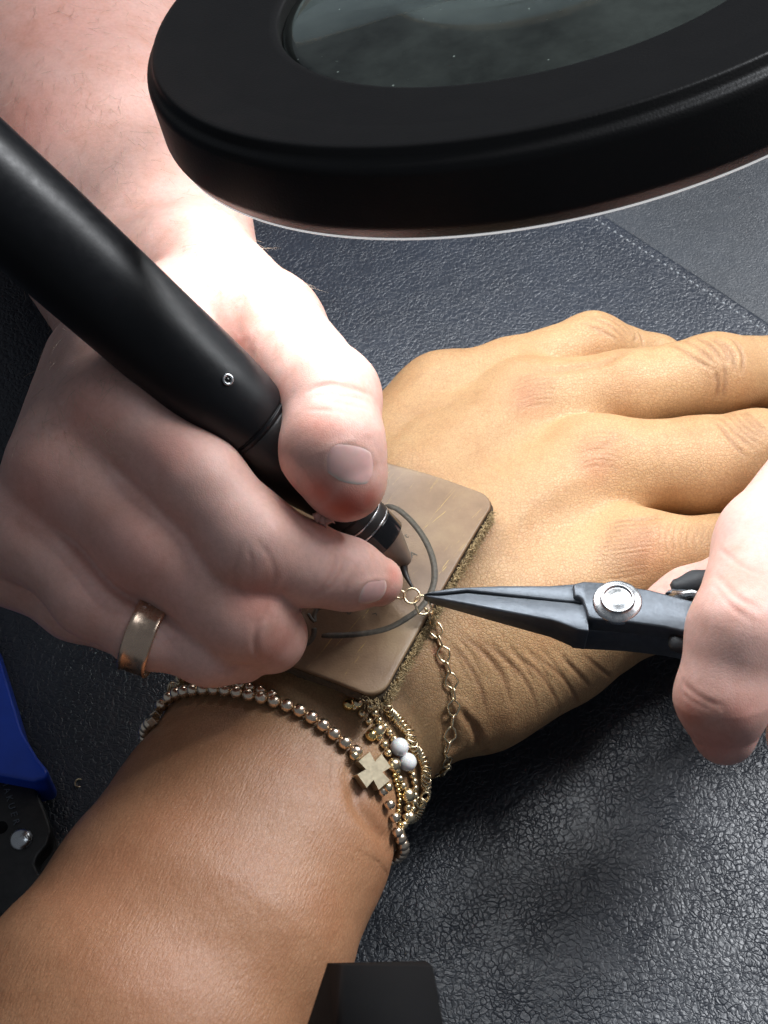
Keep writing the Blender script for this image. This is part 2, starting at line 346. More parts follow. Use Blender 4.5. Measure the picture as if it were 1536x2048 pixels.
def poly_dist(V, path):                        # distance to a polyline, only for the vertices near it
    lo, hi = path.min(0) - 4, path.max(0) + 4; m = np.where(((V > lo) & (V < hi)).all(1))[0]; q = V[m]; best = np.full(len(m), 1e9)
    for a, b in zip(path[:-1], path[1:]):
        d = b - a; t = np.clip(((q - a) @ d) / (d @ d + 1e-9), 0, 1); best = np.minimum(best, np.linalg.norm(q - a - t[:, None] * d, axis=1))
    return m, best
def build_skin(name, body, material, parent, creases=(), spots=(), h=1.6, subs=2, zone=None):
    V, F = skin_mesh(body, h, subs); N = vnormals(V, F); disp = np.zeros(len(V)); tint = np.zeros((len(V), 4), np.float32); tint[:, 3] = 0 if zone is None else zone(V)
    for pts, depth, width, pig in creases:
        hp = [body.hit(x, y) for x, y in pts]; hp = [q for q in hp if q is not None]
        if len(hp) < 2: continue
        hp = np.array(hp); hp = spline(hp, 14) if len(hp) > 2 else resample(hp, 6)
        m, d = poly_dist(V, hp)
        # fade at both ends
        t0 = np.linalg.norm(V[m] - hp[0], axis=1); t1 = np.linalg.norm(V[m] - hp[-1], axis=1); L = plen(hp); fade = np.clip(np.minimum(t0, t1) / (L * .22) + .15, 0, 1)
        g = np.exp(-(d / width)**2) * fade; disp[m] -= depth * g - depth * .35 * np.exp(-(d / (width * 2.6))**2) * fade
        tint[m, 1] = np.maximum(tint[m, 1], pig * np.exp(-(d / (width * 1.3))**2) * fade)
    for x, y, rpx, wgt, ch in spots:
        c = body.hit(x, y)
        if c is None: continue
        r = rpx / ppm(c); d = np.linalg.norm(V - c, axis=1); tint[:, ch] = np.maximum(tint[:, ch], wgt * np.exp(-(d / r)**2))
    nz = np.zeros(len(V)); rg = np.random.default_rng(3)
    for wl, am in ((9, .02), (4.5, .022)):
        for _ in range(5): k = rg.normal(size=3); k *= 2 * np.pi / wl / np.linalg.norm(k); nz += am / 2.2 * np.sin(V @ k + rg.uniform(0, 6.28))
    V = V + N * (disp + nz)[:, None]
    me = bpy.data.meshes.new(name); me.vertices.add(len(V)); me.vertices.foreach_set('co', (V * S).astype(np.float32).ravel())
    me.loops.add(len(F) * 4); me.loops.foreach_set('vertex_index', F.astype(np.int32).ravel()); me.polygons.add(len(F))
    me.polygons.foreach_set('loop_start', (np.arange(len(F)) * 4).astype(np.int32)); me.update(calc_edges=True); me.validate()
    a = me.color_attributes.new('tint', 'FLOAT_COLOR', 'POINT'); a.data.foreach_set('color', tint.ravel())
    return link_mesh(name, me, material, parent)
# ------------------------------------------------------------------ setting: leather covered worktop
def sheet(x0, x1, y0, y1, nx, ny, zf):
    X, Y = np.meshgrid(np.linspace(x0, x1, nx), np.linspace(y0, y1, ny)); V = np.stack([X, Y, zf(X, Y)], -1).reshape(-1, 3); F = []
    for j in range(ny - 1):
        for i in range(nx - 1): a = j * nx + i; F.append((a, a + 1, a + nx + 1, a + nx))
    return V, F
SEAM0, SEAM1 = P(1215, 432, 0), P(1536, 642, 0); SD = nrm(SEAM1 - SEAM0); SN = np.array([-SD[1], SD[0], 0])
if SN[1] < 0: SN = -SN
def matz(X, Y):
    e = (X - SEAM0[0]) * SN[0] + (Y - SEAM0[1]) * SN[1]
    z = .3 * np.sin(X * .031 + 1) * np.sin(Y * .027) + .12 * np.sin(X * .07 - Y * .05)
    return z - .6
worktop = empty('worktop', (0, 0, 0), kind='structure')
def leather_panel(name, side, material, lift):
    # a strip along the seam direction, u = along seam, e = away from it
    us = np.linspace(-420, 420, 211); es = np.concatenate([[0, 0, .25, .6, 1.1, 1.8], np.linspace(3, 520, 173)])
    U, E_ = np.meshgrid(us, es); X = SEAM0[0] + SD[0] * U + side * SN[0] * E_; Y = SEAM0[1] + SD[1] * U + side * SN[1] * E_
    Z = matz(X, Y) + lift * np.clip(1 - (1 - np.minimum(E_ / 1.6, 1))**2, 0, 1)
    Z[0] = matz(X[0], Y[0]) - 1.0
    if side < 0: Z -= .55 * np.exp(-((E_ - 4.6) / 1.2)**2)
    V = np.stack([X, Y, Z], -1).reshape(-1, 3); ny, nx = U.shape; F = []
    for j in range(ny - 1):
        for i in range(nx - 1):
            a = j * nx + i; f = (a, a + 1, a + nx + 1, a + nx); F.append(f if side > 0 else f[::-1])
    return mesh(name, V, F, material, worktop)
V, F = sheet(-2500, 2500, -700, 3500, 30, 30, lambda X, Y: 0 * X - 7.0); mesh('tabletop', V, F, M['table'], worktop)
leather_panel('leather_panel', -1, M['leather'], .9)
leather_panel('leather_panel', 1, M['leather2'], .2)

# ------------------------------------------------------------------ client's arm and hand
def chain(nodes, **k): return Chain([J(*n) for n in nodes], **k)
client = Body([
    chain([(50, 2450, 32, 350), (255, 2060, 31, 335), (404, 1830, 30, 304), (500, 1660, 29, 276), (588, 1500, 28, 252), (660, 1340, 29, 225)], flat=[.8, .8, .78, .75, .72, .68], k=6),
    chain([(690, 1390, 31, 115), (1000, 1240, 34, 112), (1270, 1120, 34, 95)]),
    chain([(650, 1330, 33, 125), (930, 1110, 37, 112), (1190, 935, 35, 98)]),
    chain([(610, 1280, 32, 125), (850, 1000, 36, 108), (1050, 812, 33, 90)]),
    chain([(580, 1250, 29, 115), (740, 1000, 29, 105), (890, 795, 28, 84)]),
    chain([(640, 1080, 22, 105), (860, 812, 19, 86)]),
    chain([(775, 1445, 26, 112), (955, 1392, 24, 108), (1120, 1300, 22, 102), (1290, 1225, 17, 72)]),
    chain([(1000, 1330, 25, 110), (1190, 1210, 25, 95)]),
], [
    chain([(890, 795, 28, 80), (1020, 752, 31, 72), (1185, 694, 31, 66), (1310, 728, 22, 55), (1430, 790, 12, 48)]),
    chain([(1050, 812, 33, 88), (1250, 785, 34, 80), (1430, 752, 34, 82), (1570, 745, 26, 72), (1720, 760, 14, 64)]),
    chain([(1190, 935, 35, 96), (1400, 934, 35, 97), (1510, 916, 35, 93), (1680, 900, 25, 82), (1820, 905, 13, 70)]),
    chain([(1270, 1120, 34, 92), (1450, 1118, 33, 84), (1570, 1110, 32, 80), (1720, 1100, 20, 70), (1830, 1100, 12, 60)]),
    chain([(1290, 1225, 17, 72), (1480, 1170, 11, 66), (1600, 1150, 9, 60)]),
], kp=9, kf=.8, kj=5)
person_client = empty('person', P(400, 1830, 0), 'person resting a tanned braceleted hand palm down on black leather', 'person')
zz = lambda x, y: (700 + x / 1.837, 560 + y / 1.837)
def zc(pts, d, w_, pg): return ([zz(*p) for p in pts], d, w_, pg)
ccr = []
for pts in ([(1180, 240), (1260, 285), (1330, 330)], [(1220, 225), (1300, 270), (1345, 315)], [(1270, 215), (1330, 250), (1372, 305)], [(1320, 215), (1370, 250), (1395, 310)], [(1355, 222), (1402, 270), (1412, 335)], [(1372, 300), (1378, 360), (1366, 430)], [(1400, 215), (1440, 270), (1440, 340)], [(1340, 330), (1352, 380), (1345, 430)],
            [(1350, 505), (1420, 565), (1480, 620)], [(1392, 490), (1450, 540), (1530, 592)], [(1440, 485), (1500, 530), (1536, 560)], [(1340, 522), (1400, 592), (1450, 650)], [(1372, 497), (1440, 555), (1510, 612)], [(1420, 487), (1480, 535), (1536, 580)]): ccr.append(zc(pts, .42, .5, .5))
for pts in ([(870, 140), (960, 172), (1012, 222)], [(900, 132), (980, 160), (1025, 205)], [(935, 128), (1000, 150), (1040, 190)], [(1040, 175), (1047, 215), (1046, 250)], [(1060, 190), (1072, 215), (1075, 238)], [(860, 165), (940, 195), (990, 230)]): ccr.append(zc(pts, .3, .45, .4))
for k in range(13):                             # fan of lines over the index knuckle
    y = 880 + k * 17; ccr.append(zc([(880 + abs(k - 6) * 9, y + 25 - k), (990, y + 10), (1090, y - k * .6), (1165 - k * 6, y - 8 + k * .5)], .2, .38, .38))
for k in range(9): x = 1150 + k * 26; ccr.append(zc([(x, 890 + k * 2), (x - 14, 950), (x - 10, 1010 - k * 3)], .14, .4, .25))
for k in range(7): y = 560 + k * 20; ccr.append(zc([(830, y + 20), (910, y), (990, y + 12)], .12, .38, .22))
for k in range(7): y = 350 + k * 18; ccr.append(zc([(590, y + 26), (680, y), (770, y - 6)], .12, .38, .22))
for pts in ([(400, 1290), (500, 1380), (560, 1450), (590, 1560)], [(480, 1320), (600, 1420), (660, 1500), (690, 1620)], [(580, 1360), (690, 1440), (740, 1510), (770, 1590)], [(680, 1380), (770, 1450), (815, 1510), (840, 1560)], [(780, 1390), (845, 1450), (885, 1500)], [(370, 1330), (440, 1420), (480, 1500), (500, 1600)], [(860, 1380), (920, 1430), (960, 1460)]): ccr.append(zc(pts, .2, .45, .6))
for pts in ([(385, 1560), (460, 1640), (505, 1740)], [(405, 1590), (455, 1660), (470, 1720)]): ccr.append(zc(pts, .5, .7, .6))
for k in range(8): x = 330 + k * 62; ccr.append(zc([(x, 1300 + k * 9), (x + 60, 1380 + k * 8), (x + 95, 1460 + k * 4)], .16, .5, .2))
ccr += [([(893, 1440), (902, 1490), (893, 1540), (880, 1575)], 1.3, 1.6, .35), ([(706, 1556), (713, 1610), (745, 1652), (778, 1690)], 1.0, 1.8, .15), ([(1040, 735), (1090, 743), (1150, 736), (1230, 716), (1320, 686)], .5, 1.2, .25), ([(770, 880), (820, 840), (880, 815), (940, 795)], .35, 2.2, .1), ([(1180, 905), (1215, 890), (1245, 868)], .3, 1.0, .2), ([(1265, 1045), (1300, 1040), (1330, 1032)], .3, 1.0, .2)]
cspots = [(1050, 792, 45, .35, 0), (1190, 922, 45, .35, 0), (1290, 1085, 50, .3, 0), (190, 1760, 150, .22, 0), (330, 1650, 110, .2, 0), (300, 1960, 150, .2, 0), (872, 1302, 9, .8, 0), (884, 1330, 12, .4, 0), (1430, 735, 36, .22, 1), (1495, 868, 40, .25, 1), (1265, 665, 22, .2, 1), (1010, 1440, 90, .18, 1)]
ccr += [([(1035, 812), (960, 880), (880, 960), (800, 1050)], -.35, 2.4, 0), ([(1175, 935), (1080, 1000), (960, 1090)], -.3, 2.4, 0), ([(880, 790), (830, 850), (780, 930)], -.3, 2.2, 0), ([(930, 900), (985, 940), (1040, 1000), (1060, 1080)], -.25, 1.4, 0)]
WR = P(600, 1480, 29); AXN = nrm(P(400, 1830, 30) - P(660, 1340, 29))
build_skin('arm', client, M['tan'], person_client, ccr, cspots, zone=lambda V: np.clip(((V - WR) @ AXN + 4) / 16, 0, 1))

# ------------------------------------------------------------------ welder's two hands
wright = Body([
    chain([(-120, -420, 22, 390), (90, 0, 30, 335), (210, 330, 42, 278), (312, 585, 52, 218)], flat=.8, k=8),
    chain([(318, 645, 72, 110), (235, 815, 87, 92)]),
    chain([(262, 665, 80, 112), (130, 925, 79, 98)]),
    chain([(225, 720, 70, 112), (60, 1050, 68, 95)]),
    chain([(190, 740, 60, 105), (20, 1120, 56, 80)]),
    chain([(395, 545, 63, 125), (535, 655, 78, 104)]),
    chain([(430, 680, 70, 80), (300, 760, 78, 80)]),
], [
    chain([(535, 655, 78, 103), (660, 795, 86, 97), (666, 900, 86, 101), (690, 960, 83, 84)]),
    chain([(238, 812, 86, 90), (392, 962, 82, 93), (506, 1092, 76, 101), (610, 1128, 71, 80), (695, 1148, 67, 68), (755, 1162, 63, 51)]),
    chain([(130, 925, 78, 98), (300, 1085, 74, 97), (480, 1225, 67, 95), (540, 1272, 61, 76)], k=4),
    chain([(60, 1050, 68, 92), (180, 1195, 66, 72), (288, 1274, 64, 58), (420, 1305, 62, 62), (485, 1313, 58, 54)]),
    chain([(20, 1120, 56, 78), (150, 1210, 54, 66), (260, 1260, 52, 58)]),
], kp=9, kf=1.2, kj=5)
wleft = Body([
    chain([(1760, 860, 60, 170), (1950, 760, 60, 220), (2200, 600, 60, 260)], flat=.8),
], [
    chain([(1720, 880, 66, 120), (1545, 1090, 76, 110), (1482, 1265, 78, 102), (1447, 1395, 72, 91), (1450, 1467, 67, 63)]),
    chain([(1760, 960, 60, 110), (1672, 1300, 66, 100), (1616, 1470, 60, 82)]),
    chain([(1760, 1000, 50, 110), (1500, 1182, 46, 92), (1385, 1222, 46, 84), (1345, 1238, 45, 72)]),
], kp=9, kf=1.2, kj=5)
welder = empty('person', P(300, 300, 0), 'person holding a thick black pen in one hand and grey pliers in the other', 'person')
yy = lambda x, y: (x / 1.707, 440 + y / 1.707)
def yc(pts, d, w_, pg): return ([yy(*p) for p in pts], d, w_, pg)
wcr = [yc([(1055, 585), (1120, 562), (1200, 575), (1270, 602)], .35, .5, .3), yc([(1080, 605), (1180, 600), (1260, 625)], .22, .45, .25), yc([(1120, 618), (1200, 632), (1260, 650)], .18, .45, .2), yc([(1040, 650), (1120, 650), (1230, 675)], .12, .4, .15),
       yc([(812, 290), (818, 350), (815, 410)], .3, 1.6, .25), yc([(840, 430), (860, 470), (850, 520)], .25, 1.4, .25),
       yc([(820, 1120), (800, 1180), (812, 1260), (850, 1310)], .13, .6, .25), yc([(870, 1090), (920, 1150), (935, 1230), (905, 1330)], .13, .6, .25), yc([(845, 1110), (860, 1180), (860, 1260)], .1, .5, .2),
       yc([(1150, 1130), (1135, 1200), (1080, 1285)], .3, .7, .3), yc([(1175, 1160), (1150, 1225), (1110, 1275)], .2, .6, .25), yc([(1215, 1190), (1190, 1240), (1165, 1290)], .2, .5, .2), yc([(905, 1350), (878, 1380), (868, 1440), (878, 1500)], .3, .7, .3), yc([(780, 1530), (830, 1520), (880, 1530)], .25, .7, .25),
       ([(655, 958), (648, 918), (662, 893), (700, 884), (738, 898), (754, 930), (755, 962)], -.12, .8, 0), ([(712, 1192), (722, 1168), (748, 1158), (780, 1160)], -.2, .7, .1),
       yc([(700, 560), (640, 640), (560, 650)], .3, 2.0, .0)]
wsp = [(690, 1018, 52, 1.0, 0), (645, 985, 42, .75, 0), (735, 1003, 30, .7, 0), (786, 1150, 24, .4, 0), (755, 1205, 40, .5, 0), (510, 1190, 55, .35, 0), (640, 850, 60, .22, 0), (560, 790, 30, .35, 0), (560, 1290, 50, .25, 0), (330, 900, 70, .25, 0), (170, 820, 80, .25, 0), (60, 980, 100, .25, 0), (90, 60, 170, .2, 0), (40, 250, 120, .28, 0), (480, 690, 24, .4, 0), (250, 1120, 160, .2, 0)]
lcr = [([(1366, 1366), (1400, 1395), (1442, 1413)], .25, .55, .25), ([(1364, 1386), (1395, 1408), (1425, 1420)], .18, .5, .2), ([(1430, 1150), (1470, 1190), (1512, 1216)], .3, .6, .3), ([(1440, 1098), (1480, 1130), (1520, 1150)], .2, .5, .25), ([(1425, 1168), (1462, 1212), (1500, 1240)], .18, .5, .2)]
lsp = [(1378, 1430, 45, .3, 0), (1440, 1490, 60, .4, 0), (1480, 1440, 50, .3, 0), (1490, 1150, 50, .35, 0), (1470, 1100, 30, .3, 0), (1300, 1290, 50, .4, 0)]
build_skin('arm', wright, M['pale'], welder, wcr, wsp)
build_skin('hand', wleft, M['pale'], welder, lcr, lsp)

# ------------------------------------------------------------------ ring lamp with magnifying lens
lamp = empty('magnifier_lamp', LAMP_C, 'round black magnifier lamp glowing white underneath, tilted over the hands', 'lamp')
prof = rounded([(r_ * LK_, h_ * LK_) for r_, h_ in [(48.6, -9), (48.6, -2.2), (50.0, -1.6), (64, -.6), (71.8, 0.6), (72.7, .5), (73.3, -1.3), (74.5, -1.9), (74.9, -3.0), (75.2, -12.5), (74.0, -15.0), (72.6, -15.2), (72.4, -12)]], .5, 4)
V, F = lathe(prof, LAMP_C, LAMP_N, 160); mesh('housing', V, F, M['lamp_black'], lamp)
V, F = lathe(rounded([(r_ * LK_, h_ * LK_) for r_, h_ in [(48.6, -9), (48.2, -14), (49.5, -15)]], .5), LAMP_C, LAMP_N, 160); mesh('inner_wall', V, F, M['wall_grey'], lamp)
V, F = lathe([(49.5 * LK_, -13.6 * LK_), (72.3 * LK_, -13.6 * LK_)], LAMP_C, LAMP_N, 160); mesh('light_ring', V, F, M['led'], lamp)
V, F = lathe([(r_ * LK_, h_ * LK_) for r_, h_ in [(73.9, -14.8), (74.12, -15.05), (74.05, -15.2), (73.2, -15.32), (72.5, -15.25), (73.0, -14.9)]], LAMP_C, LAMP_N, 160, closed=True); mesh('rim', V, F, M['white_plastic'], lamp)

# ------------------------------------------------------------------ materials of the small things
M['gold'] = simple('pale_gold', (.90, .75, .50), .27, metal=1, vary=.08, vscale=400, bump=.012, bscale=900, rvary=.05)
M['rose'] = simple('rose_gold', (.90, .75, .58), .26, metal=1, vary=.08, vscale=400, bump=.01, bscale=900, rvary=.05)
M['gold_y'] = simple('yellow_gold', (.88, .68, .32), .22, metal=1, vary=.06, vscale=400)
M['gold_old'] = simple('brushed_gold', (.62, .54, .38), .36, metal=.9, vary=.06, vscale=500, bump=.006, bscale=900, rvary=.04)
M['ring_gold'] = simple('worn_rose_gold_band', (.74, .54, .40), .28, metal=1, vary=.12, vscale=300, bump=.06, bscale=420, rvary=.08)
M['pearl'] = simple('pearl', (.86, .86, .85), .10, vary=.04, vscale=300, coat=.8); M['pearl'].node_tree.nodes['Principled BSDF'].inputs['Subsurface Weight'].default_value = .2; M['pearl'].node_tree.nodes['Principled BSDF'].inputs['Subsurface Scale'].default_value = .001
M['steel'] = simple('blackened_steel', (.115, .128, .145), .42, metal=.8, vary=.16, vscale=700, bump=.02, bscale=1400, rvary=.08)
M['steel_b'] = simple('bright_steel', (.55, .56, .57), .27, metal=1, vary=.06, vscale=300, bump=.01, bscale=800, rvary=.05)
M['steel_k'] = simple('black_oxide_steel', (.028, .026, .025), .42, metal=.3, vary=.3, vscale=500, bump=.04, bscale=1500)
M['rubber'] = simple('grey_rubber_grip', (.030, .034, .038), .55, vary=.15, bump=.04, bscale=1800)
M['blue'] = simple('blue_vinyl_grip', (.014, .075, .60), .34, vary=.1, bump=.02, bscale=1200, coat=.2)
M['black'] = simple('matt_black_plastic', (.005, .005, .0055), .85, spec=.15, vary=.15, bump=.03, bscale=1800)
M['ceramic'] = simple('smoked_tip', (.16, .125, .10), .3, vary=.12, vscale=300)
M['gloss'] = simple('glossy_black', (.006, .006, .007), .12, vary=.1)
M['print'] = simple('engraved_print', (.082, .070, .052), .6, vary=.45, vscale=1500, bump=.04, bscale=2500)
M['suede'] = simple('tan_suede', (.47, .345, .18), .9, vary=.4, vscale=900, bump=.25, bscale=1600)
M['suede_d'] = simple('dark_suede_edge', (.085, .062, .038), .85, vary=.45, vscale=900, bump=.3, bscale=1500)
M['hair'] = simple('fair_hair', (.42, .33, .24), .5, vary=.2)
M['stitch'] = simple('stitch_thread', (.26, .28, .30), .6, vary=.2, vscale=2000)
def patch_leather():
    m, nt, b = mat('waxed_brown_leather'); c = coords(nt)
    n = nd(nt, 'ShaderNodeTexNoise', i_Scale=55.0, i_Detail=6.0, i_Roughness=.6); LK(nt, c, 0, n, 'Vector')
    r = ramp(nt, [(.28, (.14, .082, .046)), (.5, (.235, .150, .088)), (.72, (.34, .24, .135))]); LK(nt, n, 0, r, 0)
    # ochre rubbed scratches
    mr_ = nd(nt, 'ShaderNodeMapping'); mr_.inputs['Rotation'].default_value = (0, 0, -.95); LK(nt, c, 0, mr_, 0); mp = nd(nt, 'ShaderNodeMapping'); mp.inputs['Scale'].default_value = (48, 560, 300); LK(nt, mr_, 0, mp, 0)
    n2 = nd(nt, 'ShaderNodeTexNoise', i_Scale=1.0, i_Detail=5.0, i_Roughness=.75, i_Distortion=1.6); LK(nt, mp, 0, n2, 'Vector')
    r2 = ramp(nt, [(.60, (0, 0, 0)), (.67, (1, 1, 1))]); LK(nt, n2, 0, r2, 0)
    n5 = nd(nt, 'ShaderNodeTexNoise', i_Scale=75.0, i_Detail=2.0); LK(nt, c, 0, n5, 'Vector'); r5 = ramp(nt, [(.42, (0, 0, 0)), (.58, (.9, .9, .9))]); LK(nt, n5, 0, r5, 0)
    mm = math_(nt, 'MULTIPLY'); LK(nt, r2, 0, mm, 0); LK(nt, r5, 0, mm, 1)
    mx = mixc(nt); LK(nt, mm, 0, mx, 0); LK(nt, r, 0, mx, 6); mx.inputs[7].default_value = (.55, .37, .11, 1); LK(nt, mx, 2, b, 'Base Color')
    n3 = nd(nt, 'ShaderNodeTexNoise', i_Scale=2400.0, i_Detail=4.0); LK(nt, c, 0, n3, 'Vector')
    bp = nd(nt, 'ShaderNodeBump', i_Strength=1.0, i_Distance=.045 * S); LK(nt, n3, 0, bp, 'Height'); LK(nt, bp, 0, b, 'Normal')
    b.inputs['Roughness'].default_value = .40; return m
M['patch'] = patch_leather()
def lens_glass():
    m, nt, b = mat('greenish_lens_glass'); c = coords(nt)
    b.inputs['Base Color'].default_value = (.74, .90, .81, 1); b.inputs['Transmission Weight'].default_value = 1.0; b.inputs['IOR'].default_value = 1.5
    b.inputs['Roughness'].default_value = .02
    # dust specks, plus a greenish haze mixed in to lighten the glass
    d = nd(nt, 'ShaderNodeBsdfDiffuse'); d.inputs[0].default_value = (.40, .47, .42, 1)
    v = nd(nt, 'ShaderNodeTexVoronoi', feature='F1', i_Scale=420.0); LK(nt, c, 0, v, 'Vector'); r = ramp(nt, [(.0, (.8, .8, .8)), (.05, (.8, .8, .8)), (.1, (.0, .0, .0))]); LK(nt, v, 0, r, 0)
    s_ = nd(nt, 'ShaderNodeSeparateColor'); LK(nt, v, 'Color', s_, 0); g = math_(nt, 'GREATER_THAN', b=.62); LK(nt, s_, 0, g, 0)
    mm = math_(nt, 'MULTIPLY'); LK(nt, r, 0, mm, 0); LK(nt, g, 0, mm, 1)
    n = nd(nt, 'ShaderNodeTexNoise', i_Scale=60.0, i_Detail=5.0, i_Roughness=.7); LK(nt, c, 0, n, 'Vector'); r2 = ramp(nt, [(.3, (.03, .03, .03)), (.75, (.12, .12, .12))]); LK(nt, n, 0, r2, 0)
    mx_ = math_(nt, 'MAXIMUM'); LK(nt, mm, 0, mx_, 0); LK(nt, r2, 0, mx_, 1)
    ms = nd(nt, 'ShaderNodeMixShader'); LK(nt, mx_, 0, ms, 0); LK(nt, b, 0, ms, 1); LK(nt, d, 0, ms, 2); LK(nt, ms, 0, nt.nodes['Material Output'], 0); return m
M['lens'] = lens_glass()
# lens of the lamp: a biconvex glass
rl = 48.5 * LK_; R_ = 250.0; sag = lambda r: math.sqrt(R_ * R_ - r * r) - math.sqrt(R_ * R_ - rl * rl)
pr = [(r, -4.4 + sag(r)) for r in np.linspace(0, rl, 20)] + [(r, -5.8 - sag(r)) for r in np.linspace(rl, 0, 20)]
V, F = lathe(pr, LAMP_C, LAMP_N, 128); o = mesh('lens', V, F, M['lens'], lamp); bm = bmesh.new(); bm.from_mesh(o.data); bmesh.ops.recalc_face_normals(bm, faces=bm.faces); bm.to_mesh(o.data); bm.free()

# ------------------------------------------------------------------ seam stitches of the worktop
st = tube(np.array([[-.45, 0, 0], [-.25, 0, .12], [0, 0, .18], [.25, 0, .12], [.45, 0, 0]]), [.16, .28, .32, .28, .16], 6)
sm = None
for i in range(-8, 40):
    u = -1.0 + i * 2.28; p = SEAM0 + SD * u - SN * 3.6; z = float(matz(p[0], p[1])) + .62
    if sm is None: o = mesh('stitch', st[0], st[1], M['stitch'], worktop); sm = o
    else: o = sm.copy(); COL.objects.link(o)
    o.location = (p[0] * S, p[1] * S, z * S); o.rotation_euler = (0, 0, math.atan2(SD[1], SD[0]))

# ------------------------------------------------------------------ welding pen
T0 = P(814, 1124, 59.5); T1 = P(80, 461, 115); PAX = nrm(T1 - T0)
def pen_s(px, py):                              # distance from the tip along the pen of a photo pixel's ray
    d = nrm(ray(px, py)); w0 = T0 - CAM; b = PAX @ d; return float((b * (d @ w0) - PAX @ w0) / (1 - b * b))
pen = empty('welding_pen', T0, 'thick matt black welding pen held between thumb and finger', 'pen')
sA, sB, sC, sD, sE = .6, pen_s(768, 1083), pen_s(738, 1056), pen_s(520, 858), pen_s(478, 820)
V, F = tube(spline([T0 + PAX * 1.0, P(809, 1142, 59.2), P(817, 1161, 58.9), P(827, 1178, 58.6)], 20), np.linspace(.9, .2, 20), 10); mesh('electrode', V, F, M['steel_k'], pen)
V, F = lathe(rounded([(0, sA - .9), (1.0, sA - .9), (1.4, sA - .3), (4.1, sB), (4.3, sB + .3)], .3), T0, PAX, 64); mesh('nozzle', V, F, M['ceramic'], pen)
V, F = lathe(rounded([(3.7, sB), (4.7, sB + .15), (4.85, sC), (4.2, sC + .2)], .2), T0, PAX, 64); mesh('collar', V, F, M['gloss'], pen)
for k, s_ in enumerate((sC + .35, sC + 2.3)):
    V, F = lathe(rounded([(4.2, s_ - .2), (4.98, s_ - .16), (4.98, s_ + .16), (4.2, s_ + .2)], .12), T0, PAX, 64); mesh('band', V, F, M['steel_b'], pen)
gp = [(4.2, sC + .1)]; s_ = sC + .6
while s_ < sC + 9: gp += [(5.0, s_), (5.0, s_ + 1.5), (4.75, s_ + 1.7), (4.75, s_ + 1.9)]; s_ += 2.1
gp += [(5.4, s_ + 1), (6.9, s_ + 7), (7.1, sD - 4), (6.9, sD), (6.2, sD + 1.5)]
V, F = lathe(rounded(gp, .2), T0, PAX, 64); mesh('grip', V, F, M['grip_black'], pen)
V, F = lathe(rounded([(6.3, sD + .2), (7.0, sD + .3), (7.15, sD + 1.1), (6.8, sD + 1.25), (6.85, sD + 1.5), (7.3, sD + 1.7), (7.9, sE), (8.4, sE + 5.5), (8.55, sE + 12), (9.2, pen_s(80, 465)), (9.3, pen_s(-260, 160)), (8.3, pen_s(-280, 140)), (0, pen_s(-282, 138))], 1.2, 5), T0, PAX, 96); mesh('body', V, F, M['pen_black'], pen)
d_ = nrm(ray(443, 747)); bs = pen_s(443, 747); c_ = T0 + PAX * bs
d_ = nrm(ray(443, 747)); q_ = CAM + d_ * float((c_ - CAM) @ d_); rad = q_ - c_; rad -= PAX * (rad @ PAX); hh = math.sqrt(max(0, 8.62**2 - rad @ rad)); side_ = nrm(rad); nv = -d_ - PAX * (-d_ @ PAX); nv = nrm(nv - side_ * (nv @ side_)); out_ = nrm(rad + nv * hh)
bp_ = c_ + out_ * 8.5
V, F = lathe(rounded([(.55, -.3), (.55, .12), (.75, .3), (1.0, .2), (1.05, -.3)], .08), bp_, out_, 32); bt = mesh('button', V, F, M['steel_b'], pen)
V, F = lathe([(.0, .02), (.56, .02), (.56, -.3)], bp_, out_, 24); mesh('button_centre', V, F, M['gloss'], bt)

# ------------------------------------------------------------------ finger ring on the welder's hand
a0, b0 = J(180, 1195, 66, 72), J(288, 1274, 64, 58); c0 = J(420, 1305, 62, 62)
rc = b0[0] + (a0[0] - b0[0]) * -.02; rax = nrm(nrm(c0[0] - b0[0]) * .7 + nrm(b0[0] - a0[0]) * .3)
def around(body, c, ax, off, n=72):             # closed loop on a body's skin round an axis
    u, v, ax = frame(ax); out = []
    for a in np.linspace(0, 2 * np.pi, n, endpoint=False):
        d = math.cos(a) * u + math.sin(a) * v; ts = np.arange(1.0, 13.0, .25); f = body(np.array([c + d * t for t in ts])); k = np.argmax(f > 0) if (f > 0).any() else 24
        out.append(min(ts[k], 8.2) if k else 6.5)
    r = np.array(out); r = np.minimum(r, np.median(r) * 1.12)
    for _ in range(4): r = (np.roll(r, 1) + 2 * r + np.roll(r, -1)) / 4
    return u, v, ax, r + off
u_, v_, ax_, rr = around(wright, rc, rax, .25)
prof = [(-2.5, -.35), (-2.5, .45), (-2.2, .72), (-1.7, .5), (1.7, .5), (2.2, .72), (2.5, .45), (2.5, -.35)]; n_ = len(rr); an = np.linspace(0, 2 * np.pi, n_, endpoint=False)
V = np.concatenate([rc + ax_ * h + (rr + o)[:, None] * (np.cos(an)[:, None] * u_ + np.sin(an)[:, None] * v_) for h, o in prof]); F = []
for i in range(len(prof)):
    for k in range(n_): j = (i + 1) % len(prof); F.append((i * n_ + k, i * n_ + (k + 1) % n_, j * n_ + (k + 1) % n_, j * n_ + k))
o = mesh('finger_ring', V, F, M['ring_gold']); tag(o, 'wide worn gold band ring on the hand that grips the black pen', 'ring')

